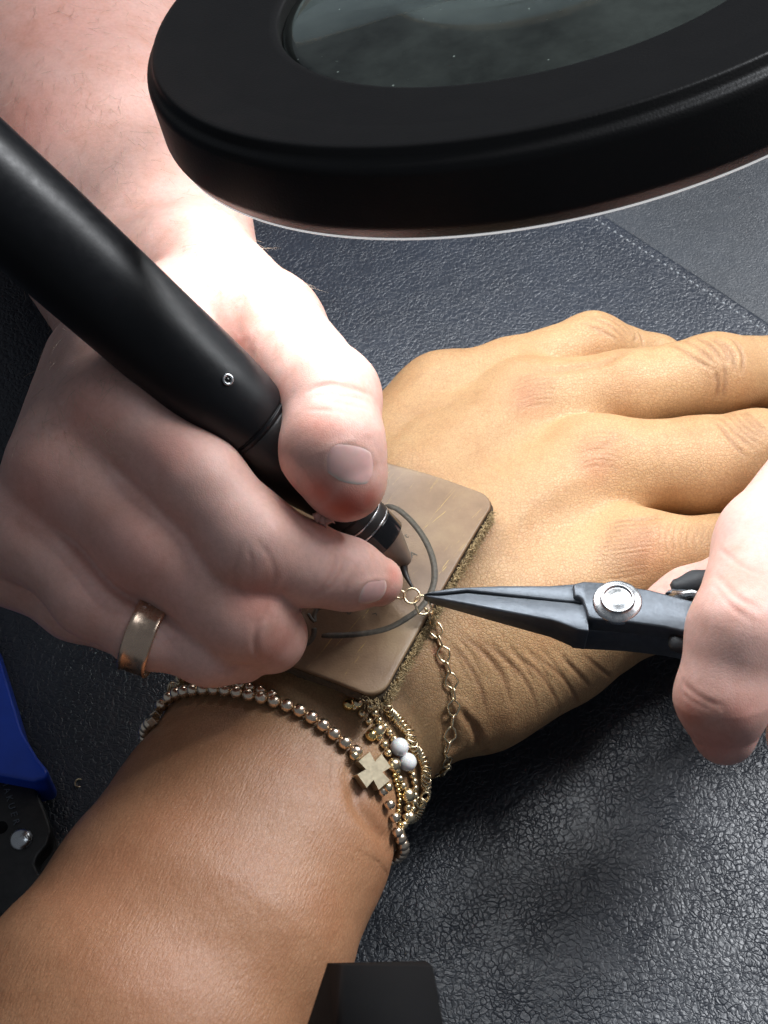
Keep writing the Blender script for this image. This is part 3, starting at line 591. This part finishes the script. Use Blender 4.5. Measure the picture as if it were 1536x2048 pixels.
# ------------------------------------------------------------------ fingernails
def nail(body, px, py, tipx, tipy, length, width, parent, lift=.18, name='fingernail'):
    c = body.hit(px, py); e = body.hit(tipx, tipy); nn = body.normal(c); ax = e - c; ax = nrm(ax - nn * (ax @ nn)); sd = np.cross(nn, ax); nu, nvv = 16, 14; top = []
    for i in range(nu):
        for j in range(nvv):
            u = -1 + 2 * i / (nu - 1); v = -1 + 2 * j / (nvv - 1); uu = u * math.sqrt(1 - .42 * v * v); vv = v * math.sqrt(1 - .42 * u * u)
            q = c + ax * uu * length / 2 + sd * vv * width / 2 + nn * .5; q = body.project(q, 0.0, 3)
            ed = max(abs(u), abs(v)); N_ = body.normal(q); tip = max(0, (u - .55) / .45)
            top.append(q + N_ * (lift * (1 - ed**6) - .14 * ed**8 + .06 * tip))
    top = np.array(top); low = top - nn * .45; V = np.concatenate([top, low]); F = []; N2 = nu * nvv
    for i in range(nu - 1):
        for j in range(nvv - 1): a = i * nvv + j; q = (a, a + 1, a + nvv + 1, a + nvv); F += [q[::-1], tuple(x + N2 for x in q)]
    ring = [j for j in range(nvv)] + [i * nvv + nvv - 1 for i in range(1, nu)] + [(nu - 1) * nvv + j for j in range(nvv - 2, -1, -1)] + [i * nvv for i in range(nu - 2, 0, -1)]
    for k in range(len(ring)): a, b = ring[k], ring[(k + 1) % len(ring)]; F.append((a, b, b + N2, a + N2))
    o = mesh(name, V, F, M['nail'], parent); a = o.data.attributes.new('edge', 'FLOAT', 'POINT'); uu = np.tile(np.repeat(np.linspace(-1, 1, nu), nvv), 2); a.data.foreach_set('value', np.clip((uu - .72) / .1, 0, .85).astype(np.float32) + np.clip((-uu - .72) / .2, 0, .45).astype(np.float32)); return o
arm_r = [o for o in welder.children if o.name.startswith('arm')][0]
nail(wright, 703, 927, 686, 985, 7.6, 10.6, arm_r, lift=.12)
nail(wright, 748, 1184, 785, 1176, 7.5, 6.8, arm_r, lift=.17)

# ------------------------------------------------------------------ leather patch under the weld
PZ = (55.6, 55.6, 52.2)
BR, TR_ = P(757, 1390, PZ[0]), P(992, 984, PZ[1]); BL_ = P(505, 1343, PZ[2])
PV = nrm(TR_ - BR); PU = BL_ - BR; PU = nrm(PU - PV * (PU @ PV)); PN = nrm(np.cross(PV, PU)); PN = PN if PN[2] > 0 else -PN; PH = float(np.linalg.norm(TR_ - BR)); PW = 44.0; PT = 3.3
patch = empty('leather_patch', BR, 'brown waxed leather square with rounded corners and a dark engraved curve, lying on the wrist', 'leather patch')
def bend(u, v): return -.0030 * (u - 17)**2 - .0012 * (v - PH * .5)**2 + .12 * math.sin(u * .3 + v * .2)
def pw(u, v, h=0.0): return BR + PU * u + PV * v + PN * (bend(u, v) + h)
def puv(px, py):
    d = ray(px, py); q = CAM + d * (((BR - CAM) @ PN) / (d @ PN)); return float((q - BR) @ PU), float((q - BR) @ PV)
def rrect(n=14, r=3.6, ins=0.0):
    o = []
    for cx_, cy_, a_ in ((PW - r, PH - r, 0), (r, PH - r, 90), (r, r, 180), (PW - r, r, 270)):
        for k in range(n): a = math.radians(a_ + 90 * k / (n - 1)); o.append((cx_ + (r - ins) * math.cos(a), cy_ + (r - ins) * math.sin(a)))
    # densify the straight runs
    out = []
    for (x0, y0), (x1, y1) in zip(o, o[1:] + o[:1]):
        m = max(1, int(math.hypot(x1 - x0, y1 - y0) / 1.0)); out += [(x0 + (x1 - x0) * t / m, y0 + (y1 - y0) * t / m) for t in range(m)]
    return out
rim = rrect(); nr = len(rim); cx_, cy_ = PW / 2, PH / 2; Vp, Fp = [], []
lev = [(1.0, -.75), (1.0, -.25), (.995, .0), (.985, .06)] + [(k, 0.0) for k in (.95, .85, .72, .58, .44, .3, .15)]
for sc_, h in lev: Vp += [pw(cx_ + (x - cx_) * sc_, cy_ + (y - cy_) * sc_, h) for x, y in rim]
Vp.append(pw(cx_, cy_, 0)); 
for i in range(len(lev) - 1):
    for k in range(nr): Fp.append((i * nr + k, i * nr + (k + 1) % nr, (i + 1) * nr + (k + 1) % nr, (i + 1) * nr + k))
for k in range(nr): Fp.append(((len(lev) - 1) * nr + k, (len(lev) - 1) * nr + (k + 1) % nr, len(lev) * nr))
Fp.append(tuple(range(nr))[::-1]); mesh('top_grain', Vp, Fp, M['patch'], patch)
# flesh side: rough thick layer below, ragged outline
Vp, Fp = [], []; rg = [(.0, -.7), (.15, -1.2), (.3, -2.0), (.25, -2.8), (.0, -PT)]
for ins, h in rg: 
    for x, y in rim:
        k = 1 + (ins + RNG.normal() * .07) / PW * 2; Vp.append(pw(cx_ + (x - cx_) * k, cy_ + (y - cy_) * k, h + RNG.normal() * .1))
for i in range(len(rg) - 1):
    for k in range(nr): Fp.append((i * nr + k, i * nr + (k + 1) % nr, (i + 1) * nr + (k + 1) % nr, (i + 1) * nr + k))
Fp.append(tuple(range(nr))); Fp.append(tuple((len(rg) - 1) * nr + k for k in range(nr))[::-1]); mesh('flesh_side', Vp, Fp, M['suede_d'], patch)
# loose tan fibres along the cut edge on the hand side and the corner
parts = []
for k in range(2600):
    v = RNG.uniform(-1, PH - 3); u = RNG.normal() * .2 - .35; 
    if v < 1.5: u += RNG.uniform(0, 4)
    p = pw(u, v, RNG.uniform(-PT, -.7)); d = nrm(-PU * RNG.uniform(.3, 1.2) + PV * RNG.normal() * .9 + PN * RNG.uniform(-.9, .7)); L = RNG.uniform(.4, 1.25); c = nrm(np.cross(d, RNG.normal(size=3))) * .35
    parts.append(tube(np.array([p, p + d * L * .5 + c * L * .3, p + d * L]), [.08, .075, .03], 3))
V, F = join(parts); tag(mesh('suede_fibres', V, F, M['suede'], patch), kind='stuff')
def strip(pix, wmm, name, h=.025, n=40, closed=False):
    uv = spline([puv(x, y) for x, y in pix], n, closed); t = np.gradient(uv, axis=0); t /= np.linalg.norm(t, axis=1)[:, None] + 1e-9; nn = np.stack([-t[:, 1], t[:, 0]], 1); m = len(uv)
    wv = np.full(m, wmm / 2); 
    if not closed: wv[0] *= .6; wv[-1] *= .6
    L_, R2 = uv + nn * wv[:, None], uv - nn * wv[:, None]; V = [pw(*a, h) for a in L_] + [pw(*a, h) for a in R2] + [pw(*a, -.05) for a in L_] + [pw(*a, -.05) for a in R2]; F = []
    for i in range(m if closed else m - 1):
        j = (i + 1) % m; F += [(i, j, m + j, m + i), (2 * m + i, i, j, 2 * m + j)[::-1], (m + i, 3 * m + i, 3 * m + j, m + j)[::-1]]
    if not closed: F += [(0, m, 3 * m, 2 * m), (m - 1, 2 * m - 1, 4 * m - 1, 3 * m - 1)[::-1]]
    return mesh(name, V, F, M['print'], patch)
strip([(770, 1010), (795, 1017), (826, 1044), (852, 1082), (867, 1124), (866, 1165), (845, 1205), (812, 1232), (770, 1254), (710, 1266), (642, 1269)], 1.2, 'engraved_curve')
strip([(588, 1278), (600, 1286), (614, 1284), (626, 1270), (628, 1254)], 1.0, 'engraved_curl')
strip([(629, 1243), (628, 1230), (634, 1218), (646, 1212)], .9, 'engraved_curl')
strip([(616, 1226), (622, 1236), (629, 1243)], .6, 'engraved_curl')
strip([(757, 982), (759, 992), (757, 998)], .8, 'engraved_mark', n=8)
def glyph(ch, px, py, size, ang):
    cu = bpy.data.curves.new('letter', 'FONT'); cu.body = ch; cu.size = size; cu.align_x = 'CENTER'; cu.align_y = 'CENTER'; cu.extrude = .02
    ob = bpy.data.objects.new('letter', cu); COL.objects.link(ob); dg = bpy.context.evaluated_depsgraph_get(); me = bpy.data.meshes.new_from_object(ob.evaluated_get(dg)); bpy.data.objects.remove(ob); bpy.data.curves.remove(cu)
    u0, v0 = puv(px, py); ca, sa = math.cos(ang), math.sin(ang)
    for v in me.vertices:
        x, y, z = v.co; X = ca * x - sa * y; Y = sa * x + ca * y; q = pw(u0 - X, v0 + Y, .02 + z); v.co = Vector(q * S)
    link_mesh('letter', me, M['print'], patch, smooth=False)
for ch, x, y, s_, a in (('P', 693, 1224, 2.3, -.9), ('r', 750, 1226, 1.8, -.9), ('A', 826, 1108, 2.0, 1.0), ('t', 812, 1070, 1.9, 1.0)): glyph(ch, x, y, s_, a)

# ------------------------------------------------------------------ bracelets
def sphere_me(name, r, material, seg=20, rings=12):
    bm = bmesh.new(); bmesh.ops.create_uvsphere(bm, u_segments=seg, v_segments=rings, radius=r * S); me = bpy.data.meshes.new(name); bm.to_mesh(me); bm.free(); me.polygons.foreach_set('use_smooth', np.ones(len(me.polygons), bool)); me.materials.append(material); return me
BEADS = {}
def bead(p, r, material, parent, name='bead'):
    key = (round(r, 2), material.name)
    if key not in BEADS: BEADS[key] = sphere_me(name, r, material, 24 if r > 1 else 16, 14 if r > 1 else 10)
    o = bpy.data.objects.new(name, BEADS[key]); COL.objects.link(o); o.parent = parent; o.location = (np.asarray(p) * S) - np.array(parent.location); o.rotation_euler = (random.uniform(0, 6), random.uniform(0, 6), 0); return o
ARM_AX = nrm(P(500, 1660, 29) - P(660, 1340, 29)); ARM_C = P(588, 1500, 28)
def under(p0, p1, off, n=14):                   # the hidden way round below the wrist from p0 back to p1
    u = np.cross([0, 0, 1], ARM_AX); u = nrm(u); v = np.cross(ARM_AX, u); v = v if v[2] > 0 else -v
    pol = lambda p: (math.atan2((p - ARM_C) @ v, (p - ARM_C) @ u), (p - ARM_C) @ ARM_AX)
    (a0, h0), (a1, h1) = pol(p0), pol(p1); cand = [(a1 - a0) % (2 * np.pi), -((a0 - a1) % (2 * np.pi))]
    da = min(cand, key=lambda d: math.sin(a0 + d / 2)); out = []
    for t in np.linspace(0, 1, n + 2)[1:-1]:
        a = a0 + da * t; d = math.cos(a) * u + math.sin(a) * v; c = ARM_C + ARM_AX * (h0 + (h1 - h0) * t); ts = np.arange(5, 45, .4); f = client(np.array([c + d * s for s in ts])); k = int(np.argmax(f > 0)); out.append(c + d * (ts[k] + off))
    return np.array(out)
def on_arm(pix, off): 
    o = [client.hit(x, y, off) for x, y in pix]; return [q for q in o if q is not None]
def close_loop(vis, off): return np.concatenate([vis, under(vis[-1], vis[0], off)])
G_ = 'bracelets worn on the wrist'
# 1: round rose beads with a cross
b1 = empty('bead_bracelet', client.hit(588, 1415), 'strand of round rose gold beads with a flat gold cross, nearest the elbow', 'bracelet', G_)
visA = spline(on_arm([(306, 1440), (322, 1412), (345, 1390), (380, 1381), (440, 1379), (503, 1391), (548, 1402), (600, 1421), (644, 1448), (688, 1483), (712, 1503)], 1.2), 200)
visB = spline(on_arm([(766, 1582), (777, 1604), (787, 1626), (793, 1646), (795, 1664)], 1.15), 60)
n_ = int(plen(visA) / 2.36); [bead(p, 1.25, M['rose'], b1) for p in resample(visA, n_)[2:]]
bk = resample(visA, n_)
for p in bk[:2]:
    V, F = lathe(rounded([(0, -.9), (1.1, -.9), (1.1, .9), (0, .9)], .2), p, nrm(bk[1] - bk[0]), 4); mesh('square_bead', V, F, M['rose'], b1, smooth=False)
[bead(p, 1.0, M['rose'], b1) for p in resample(visB, int(plen(visB) / 1.75))]
un = spline(np.concatenate([visB[-1:], under(visB[-1], visA[0], 1.2), visA[:1]]), 200); [bead(p, 1.2, M['rose'], b1) for p in resample(un, int(plen(un) / 2.4))[1:-1]]
for x, y in ((480, 1370), (500, 1375), (522, 1381), (545, 1389)): bead(client.hit(x, y, 1.4), 1.0, M['rose'], b1)
cc = client.hit(744, 1543, 1.5); cn = nrm(client.normal(cc) + .35 * nrm(CAM - cc)); v0_ = P(748, 1600, 40) - P(744, 1500, 40); v0_ = nrm(v0_ - cn * (v0_ @ cn)); u0_ = np.cross(cn, v0_); e1 = nrm(v0_ + u0_); e2 = nrm(v0_ - u0_)
def cross_bm(sz, arm, th):
    bm = bmesh.new(); a, L = arm, sz; pts = [(a, a), (L, a * 1.25), (L, -a * 1.25), (a, -a), (a * 1.25, -L), (-a * 1.25, -L), (-a, -a), (-L, -a * 1.25), (-L, a * 1.25), (-a, a), (-a * 1.25, L), (a * 1.25, L)]
    up_ = [bm.verts.new(cc + e1 * x + e2 * y + cn * th) for x, y in pts]; lo_ = [bm.verts.new(cc + e1 * x + e2 * y - cn * th) for x, y in pts]; bm.faces.new(up_); bm.faces.new(lo_[::-1])
    for k in range(12): bm.faces.new((up_[k], up_[(k + 1) % 12], lo_[(k + 1) % 12], lo_[k])[::-1])
    return bm
bmobj('cross_charm', cross_bm(3.1, 1.15, .95), M['gold_old'], b1, smooth=False, bevel=.26, segs=3, sharp=25)
for p in (cc - e1 * 4.2 + e2 * 1.0, cc + e1 * 4.0 - e2 * .8): bead(p, .9, M['gold'], b1)
# 2: double strand of small beads with two pearls
b2 = empty('bead_bracelet', client.hit(735, 1430), 'double strand of tiny gold beads carrying two white pearls', 'bracelet', G_)
def strand(pix, r, m, off=None, pitch=1.92):
    q = spline(on_arm(pix, r if off is None else off), 120); n = max(2, int(round(plen(q) / (r * pitch)))); [bead(p, r, m, b2) for p in resample(q, n)]; return q
strand([(708, 1414), (718, 1422), (730, 1435), (741, 1446), (750, 1458)], .72, M['gold'], pitch=1.8); strand([(758, 1474), (766, 1484), (773, 1498), (779, 1512), (785, 1522)], .74, M['gold'], pitch=1.8)
strand([(731, 1399), (740, 1411), (750, 1427), (759, 1441), (768, 1452), (778, 1464), (788, 1478)], .72, M['gold'], pitch=1.8)
for x, y, r, m in ((697, 1409, 1.15, 'gold_y'), (713, 1406, 1.15, 'gold'), (756, 1460, 1.35, 'gold'), (743, 1470, 1.15, 'gold_y'), (788, 1529, 1.3, 'gold'), (816, 1590, 1.35, 'gold'), (818, 1634, 1.3, 'gold'), (800, 1668, 1.0, 'gold')): bead(client.hit(x, y, r * .8), r, M[m], b2)
for x, y in ((799, 1494), (815, 1524)): bead(client.hit(x, y, 1.7), 1.72, M['pearl'], b2, 'pearl')
strand([(794, 1541), (800, 1558), (807, 1574), (812, 1584)], .72, M['gold'], pitch=1.8); strand([(820, 1538), (827, 1556), (830, 1576), (829, 1596), (825, 1618)], .7, M['gold'], pitch=1.8)
strand([(786, 1540), (791, 1560), (797, 1582), (799, 1600), (797, 1622), (799, 1650)], .45, M['gold_y'], pitch=1.9); q2 = strand([(814, 1598), (814, 1620), (809, 1646), (801, 1662)], .78, M['gold'], pitch=1.8)
p1 = client.hit(697, 1409, .8); pz = [p1] + [client.hit(x, y, .8) for x, y in ((682, 1372), (620, 1340), (540, 1318), (460, 1310), (400, 1325), (352, 1372))]
lp = spline(np.array(pz), 120); [bead(p, .78, M['gold'], b2) for p in resample(lp, int(plen(lp) / 1.55))[2:]]
un = spline(np.concatenate([q2[-1:], under(q2[-1], lp[-1], .8), lp[-1:]]), 200); [bead(p, .78, M['gold'], b2) for p in resample(un, int(plen(un) / 1.55))[1:-1]]
# 3: twisted rope chain
b3 = empty('rope_bracelet', client.hit(800, 1450), 'twisted gold rope chain bracelet, nearest the hand', 'bracelet', G_)
vis = spline(on_arm([(752, 1372), (763, 1388), (773, 1404), (783, 1422), (794, 1437), (804, 1454), (818, 1468), (827, 1487), (836, 1503), (846, 1530), (852, 1550), (854, 1568), (848, 1590), (838, 1612)], 1.0), 240)
pz = [client.hit(x, y, 1.0) for x, y in ((700, 1330), (620, 1300), (520, 1290), (430, 1310), (375, 1350))]
loop = spline(np.concatenate([vis[::12], under(vis[-1], pz[-1], 1.0, 10), np.array(pz)[::-1]]), 900, True)
nl = int(plen(loop) / .74); lp = resample(loop, nl, True); th = np.linspace(0, 2 * np.pi, 14, endpoint=False)
rv, rf = tube(np.stack([1.15 * np.cos(th), .8 * np.sin(th), 0 * th], 1), .25, 6, True); rme = None
for i in range(nl):
    t = nrm(lp[(i + 1) % nl] - lp[i - 1]); u, v, _ = frame(t, (0.2, .1, 1)); a = i * .55; out = math.cos(a) * u + math.sin(a) * v; sd = np.cross(t, out); nx = nrm(t * .62 + sd * .78); e1_ = nrm(np.cross(nx, out)); c = lp[i] + out * .32
    if i > 298: continue
    o = mesh('link', rv, rf, M['gold_y' if False else 'gold'], None) if rme is None else bpy.data.objects.new('link', rme)
    if rme is None: rme = o.data
    else: COL.objects.link(o)
    o.parent = b3; o.matrix_local = Matrix(((e1_[0], out[0], nx[0], c[0] * S - b3.location[0]), (e1_[1], out[1], nx[1], c[1] * S - b3.location[1]), (e1_[2], out[2], nx[2], c[2] * S - b3.location[2]), (0, 0, 0, 1)))
# 4: fine link chain being welded
b4 = empty('link_chain', client.hit(888, 1310), 'fine gold chain of wire links, its end held in the plier tips', 'chain bracelet', G_)
def wire_link(kind):
    if kind == 'ring': th = np.linspace(0, 2 * np.pi, 20, endpoint=False); p = np.stack([1.42 * np.cos(th), 1.42 * np.sin(th), 0 * th], 1)
    elif kind == 'small': th = np.linspace(0, 2 * np.pi, 6, endpoint=False); p = np.stack([.95 * np.cos(th), .8 * np.sin(th), 0 * th], 1)
    else:
        k = {'dia': [(1.75, 0), (.45, 1.3), (-1.0, .8), (-1.7, 0), (-1.0, -.8), (.45, -1.3)], 'box': [(1.75, .3), (1.3, 1.3), (-1.0, 1.4), (-1.7, .5), (-1.6, -.6), (-.9, -1.3), (1.2, -1.25), (1.75, -.4)], 'oval': [(1.25, 0), (.8, .5), (-.8, .5), (-1.25, 0), (-.8, -.5), (.8, -.5)]}[kind]; p = np.array([(x, y, 0) for x, y in k])
        p = np.array([p[i] * (1 - t) + p[(i + 1) % len(p)] * t for i in range(len(p)) for t in (.12, .5, .88)])
    return tube(p, .23, 8, True, up=(0, 0, 1))
LME = {}
def put_link(kind, c, t, n, name='link', s=1.0):
    if kind not in LME: V, F = wire_link(kind); o = mesh(name, V, F, M['gold'], None); LME[kind] = o.data
    else: o = bpy.data.objects.new(name, LME[kind]); COL.objects.link(o)
    t = nrm(t); n = nrm(n - t * (n @ t)); b = np.cross(n, t); o.parent = b4; L = b4.location
    o.matrix_local = Matrix(((t[0] * s, b[0] * s, n[0] * s, c[0] * S - L[0]), (t[1] * s, b[1] * s, n[1] * s, c[1] * S - L[1]), (t[2] * s, b[2] * s, n[2] * s, c[2] * S - L[2]), (0, 0, 0, 1))); return o
RZ = 59.0
put_link('ring', P(824, 1192, RZ), P(834, 1192, RZ) - P(824, 1192, RZ), np.array([.1, -.35, 1]), 'jump_ring')
put_link('small', P(800, 1189, 58.5), P(812, 1192, 58) - P(800, 1189, 58), np.array([0, -.5, .9]))
put_link('box', P(845, 1210, 58), P(850, 1224, 57) - P(838, 1196, 58.4), np.array([.2, -.5, .9]))
cpts = [P(852, 1218, 57.2), P(860, 1230, 56)] + on_arm([(871, 1250), (874, 1270), (884, 1294), (891, 1322), (899, 1345), (905, 1370), (907, 1394), (908, 1414), (905, 1440), (902, 1462), (898, 1484), (890, 1508)], .75)
cp = spline(np.array(cpts), 300); seq = ['oval', 'dia']; nL = int(plen(cp) / 2.5); cq = resample(cp, nL + 1)
for i in range(nL):
    c = (cq[i] + cq[i + 1]) / 2; t = cq[i + 1] - cq[i]; n0 = client.normal(c); n0 = nrm(n0 + .6 * nrm(CAM - c)); sd = np.cross(nrm(t), n0)
    ang = .25 * RNG.normal() + (0 if i % 2 else 1.35); put_link('dia' if i % 2 else 'oval', c, t * (1 if i % 4 == 1 else -1), n0 * math.cos(ang) + sd * math.sin(ang))
pz = [client.hit(x, y, .7) for x, y in ((640, 1150), (540, 1180), (450, 1230))]
rest = spline(np.concatenate([np.array([P(795, 1188, 58), P(780, 1186, 57)]), on_arm([(740, 1160), (660, 1150), (560, 1180), (460, 1230)], .8)]), 100)
un = spline(np.concatenate([cp[-1:], under(cp[-1], rest[-1], .8), rest[-1:]]), 300)
for path in (rest, un):
    q = resample(path, int(plen(path) / 2.25) + 1)
    for i in range(len(q) - 1): put_link('dia' if i % 2 else 'oval', (q[i] + q[i + 1]) / 2, q[i + 1] - q[i], client.normal(q[i]) + .9 * RNG.normal(size=3) * (i % 2 == 0))
# a loose jump ring left on the leather
o = mesh('jump_ring', *tube(np.stack([1.0 * np.cos(np.linspace(0, 2 * np.pi, 20, endpoint=False)), .8 * np.sin(np.linspace(0, 2 * np.pi, 20, endpoint=False)), np.zeros(20)], 1), .2, 8, True), M['gold'])
lp_ = P(158, 1566, .5); o.location = lp_ * S; o.rotation_euler = (.5, .35, .9); tag(o, 'tiny loose gold jump ring lying on the leather near the blue handle', 'jump ring')

# ------------------------------------------------------------------ pliers holding the ring
def zt(px): return float(np.interp(px, [840, 1000, 1200, 1450], [59.5, 61.5, 64.5, 67.0]))
def prism(name, pix, thick, material, parent, lift=0.0, bevel=.5, zf=zt, segs=2, smooth=True, taper=0.0):
    bm = bmesh.new(); tops = [P(x, y, zf(x) + lift) for x, y in pix]; th = thick if hasattr(thick, '__len__') else [thick] * len(pix); cen = np.mean(tops, axis=0)
    a = [bm.verts.new(p) for p in tops]; b = [bm.verts.new(p - np.array([0, 0, t]) + (cen - p) * taper) for p, t in zip(tops, th)]; n = len(a); bm.faces.new(a); bm.faces.new(b[::-1])
    for k in range(n): bm.faces.new((a[k], b[k], b[(k + 1) % n], a[(k + 1) % n]))
    bmesh.ops.recalc_face_normals(bm, faces=bm.faces); return bmobj(name, bm, material, parent, smooth, bevel, segs, 30)
def jaw_t(pix): return [float(np.interp(x, [845, 900, 1000, 1110, 1175], [1.8, 2.8, 4.2, 5.9, 6.6])) for x, _ in pix]
pl = empty('pliers', P(1230, 1200, 55), 'slim grey steel pliers with a round bright rivet, their tips holding the gold ring', 'pliers')
ju = [(846, 1187), (870, 1181), (905, 1175), (1000, 1171), (1100, 1171), (1150, 1167), (1178, 1172), (1178, 1207), (1150, 1203), (1138, 1203), (1000, 1188), (935, 1181), (880, 1187)]
jl = [(847, 1190), (880, 1190.5), (935, 1185), (1000, 1191.5), (1136, 1204.5), (1150, 1206), (1176, 1210), (1178, 1262), (1155, 1259), (1132, 1250), (1106, 1241), (1000, 1222), (905, 1203), (860, 1195)]
prism('jaw', ju, jaw_t(ju), M['steel'], pl, bevel=.3); prism('jaw', jl, jaw_t(jl), M['steel'], pl, bevel=.3)
body_px = [(1146, 1167), (1168, 1162), (1205, 1164), (1300, 1179), (1400, 1205), (1470, 1228), (1470, 1292), (1390, 1268), (1330, 1254), (1258, 1244), (1190, 1238), (1176, 1234), (1171, 1216), (1165, 1199), (1157, 1193), (1148, 1194)]
prism('joint_plate', body_px, 4.0, M['steel'], pl, lift=1.0, bevel=.55)
prism('joint_base', [(1140, 1195), (1200, 1172), (1300, 1188), (1460, 1228), (1462, 1296), (1340, 1273), (1260, 1264), (1180, 1260), (1150, 1258)], 7.0, M['steel'], pl, lift=-2.9, bevel=.5)
rp = P(1235, 1203, zt(1235) + 1.0); rx = nrm(np.array([-.10, -.02, 1]))
V, F = lathe(rounded([(0, 1.15), (1.2, 1.08), (2.3, .85), (2.45, .95), (2.6, 1.25), (2.85, 1.2), (2.9, .75), (3.9, .35), (4.3, .1), (4.35, -.6)], .25), rp, rx, 64); rv_ = mesh('rivet', V, F, M['steel_b'], pl)
def grip(nodes, parent, material, flat, name='grip'):
    c = Chain([J(*n) for n in nodes], flat=flat, k=2.0); bd = Body([c], []); V, F = surface_nets(bd, .9)
    for _ in range(3): V = V - vnormals(V, F) * np.clip(bd(V), -1, 1)[:, None]
    return mesh(name, V, F, material, parent)
grip([(1352, 1172, 63, 15), (1390, 1166, 63, 22), (1470, 1154, 63, 28), (1620, 1140, 62, 34), (1900, 1150, 60, 36)], pl, M['rubber'], .8)
grip([(1353, 1284, 64, 22), (1400, 1294, 63, 26), (1520, 1316, 60, 30), (1700, 1350, 60, 34), (1900, 1390, 60, 36)], pl, M['rubber'], .8)
prism('handle_core', [(1330, 1184), (1345, 1176), (1480, 1160), (1480, 1175), (1400, 1196)], 3.0, M['steel'], pl, lift=-2.5, bevel=.3)
V, F = tube(spline([P(1340, 1188, 62), P(1365, 1190, 65), P(1385, 1187, 66), P(1405, 1196, 65.5), P(1420, 1205, 63)], 24), .8, 8, flat=1.0); mesh('spring', V, F, M['steel_b'], pl)

# ------------------------------------------------------------------ blue handled cutters at the left edge
cut = empty('cutting_pliers', P(20, 1620, 0), 'black steel cutters with a bright blue handle and round rivet, partly out of view', 'pliers')
z9 = lambda x: 9.0
prism('jaw', [(-60, 1548), (0, 1552), (66, 1566), (84, 1604), (97, 1638), (103, 1660), (96, 1688), (76, 1712), (70, 1727), (76, 1742), (92, 1756), (70, 1800), (10, 1850), (-30, 1760), (-90, 1700)], 5.0, M['steel_k'], cut, zf=z9, bevel=.7, segs=3)
prism('jaw', [(70, 1700), (110, 1672), (128, 1690), (112, 1720), (90, 1790), (20, 1860), (0, 1800)], 4.0, M['steel_k'], cut, zf=lambda x: 5.0, bevel=.5)
V, F = lathe(rounded([(0, 1.1), (1.0, 1.0), (1.9, .6), (2.35, 0), (2.35, -.6)], .4), P(42, 1678, 9.2), np.array([0, 0, 1.0]), 40); mesh('rivet', V, F, M['steel_b'], cut)
V, F = lathe([(0, .06), (1.35, .06), (1.35, -.3)], P(2, 1655, 9.0), np.array([0, 0, 1.0]), 20); mesh('spring_hole', V, F, M['black'], cut)
bpix = [(97, 1541, 8, 12), (82, 1538, 9, 24), (55, 1515, 10, 52), (25, 1470, 10.5, 78), (-15, 1380, 11, 88), (-70, 1240, 11, 92), (-160, 1060, 11, 95)]
prism('handle', [(97, 1541), (93, 1556), (66, 1562), (0, 1550), (-80, 1530), (-190, 1300), (-90, 1120), (-15, 1270), (4, 1330), (25, 1400), (44, 1462), (74, 1513)], 10.5, M['blue'], cut, zf=lambda x: 13.0, bevel=2.4, segs=5)
bd_t = 'MAKUER'
for i, ch in enumerate(bd_t):
    cu = bpy.data.curves.new('letter', 'FONT'); cu.body = ch; cu.size = 1.9; cu.align_x = 'CENTER'; cu.align_y = 'CENTER'; cu.extrude = .12
    ob = bpy.data.objects.new('letter', cu); COL.objects.link(ob); dg = bpy.context.evaluated_depsgraph_get(); me = bpy.data.meshes.new_from_object(ob.evaluated_get(dg)); bpy.data.objects.remove(ob); bpy.data.curves.remove(cu)
    t = i / 5; c = P(10 + 22 * t, 1566 + 78 * t, 9.05); dr = nrm(P(32, 1644, 9) - P(10, 1566, 9)); dn = np.array([-dr[1], dr[0], 0])
    for v in me.vertices: v.co = Vector((c + dr * v.co[0] + dn * v.co[1] + np.array([0, 0, v.co[2]])) * S)
    link_mesh('letter', me, M['steel'], cut, smooth=False)

# ------------------------------------------------------------------ black bar reaching in from the bottom edge
bm = bmesh.new(); q = [P(690, 1931, 96), P(866, 1934, 96), P(925, 2260, 128), P(690, 2260, 128)]; r_ = [P(655, 1926, 82), P(852, 1922, 82), P(915, 2260, 112), P(545, 2260, 112)]
a = [bm.verts.new(p) for p in q]; b = [bm.verts.new(p) for p in r_]; bm.faces.new(a); bm.faces.new(b[::-1])
for k in range(4): bm.faces.new((a[k], b[k], b[(k + 1) % 4], a[(k + 1) % 4]))
o = bmobj('support_bar', bm, M['black'], None, True, .7, 3); tag(o, 'blurred black square bar reaching in at the bottom edge', 'bar')

# ------------------------------------------------------------------ fine fair hair on the welder's arm
def hits(body, px, py):
    d = np.stack([ray(x, y) for x, y in zip(px, py)]); d /= np.linalg.norm(d, axis=1)[:, None]; t = np.full(len(d), 80.0); ok = np.ones(len(d), bool)
    for _ in range(60): h = body(CAM + d * t[:, None]); t += h * .9
    p = CAM + d * t[:, None]; return p[(np.abs(body(p)) < .2) & (t < 500)]
hx = np.concatenate([RNG.uniform(0, 560, 620), RNG.uniform(30, 240, 90), RNG.uniform(470, 720, 90)]); hy = np.concatenate([RNG.uniform(0, 640, 620), RNG.uniform(660, 900, 90), RNG.uniform(480, 740, 90)])
pts = hits(wright, hx, hy); parts = []; flow = nrm(P(320, 560, 70) - P(150, 100, 70))
for p in pts:
    n = wright.normal(p); d = nrm(flow + RNG.normal(size=3) * .45); d = nrm(d - n * (d @ n) * .9 + n * RNG.uniform(.12, .5)); L = RNG.uniform(2.5, 6.0); c = nrm(np.cross(d, n)) * RNG.normal() * .25 - n * .12
    parts.append(tube(np.array([p - n * .1, p + d * L * .35 + c * L * .15, p + d * L * .7 + c * L * .45, p + d * L + c * L * .9]), [.024, .023, .018, .007], 3, cap=False))
V, F = join(parts); tag(mesh('arm_hair', V, F, M['hair'], arm_r), kind='stuff')
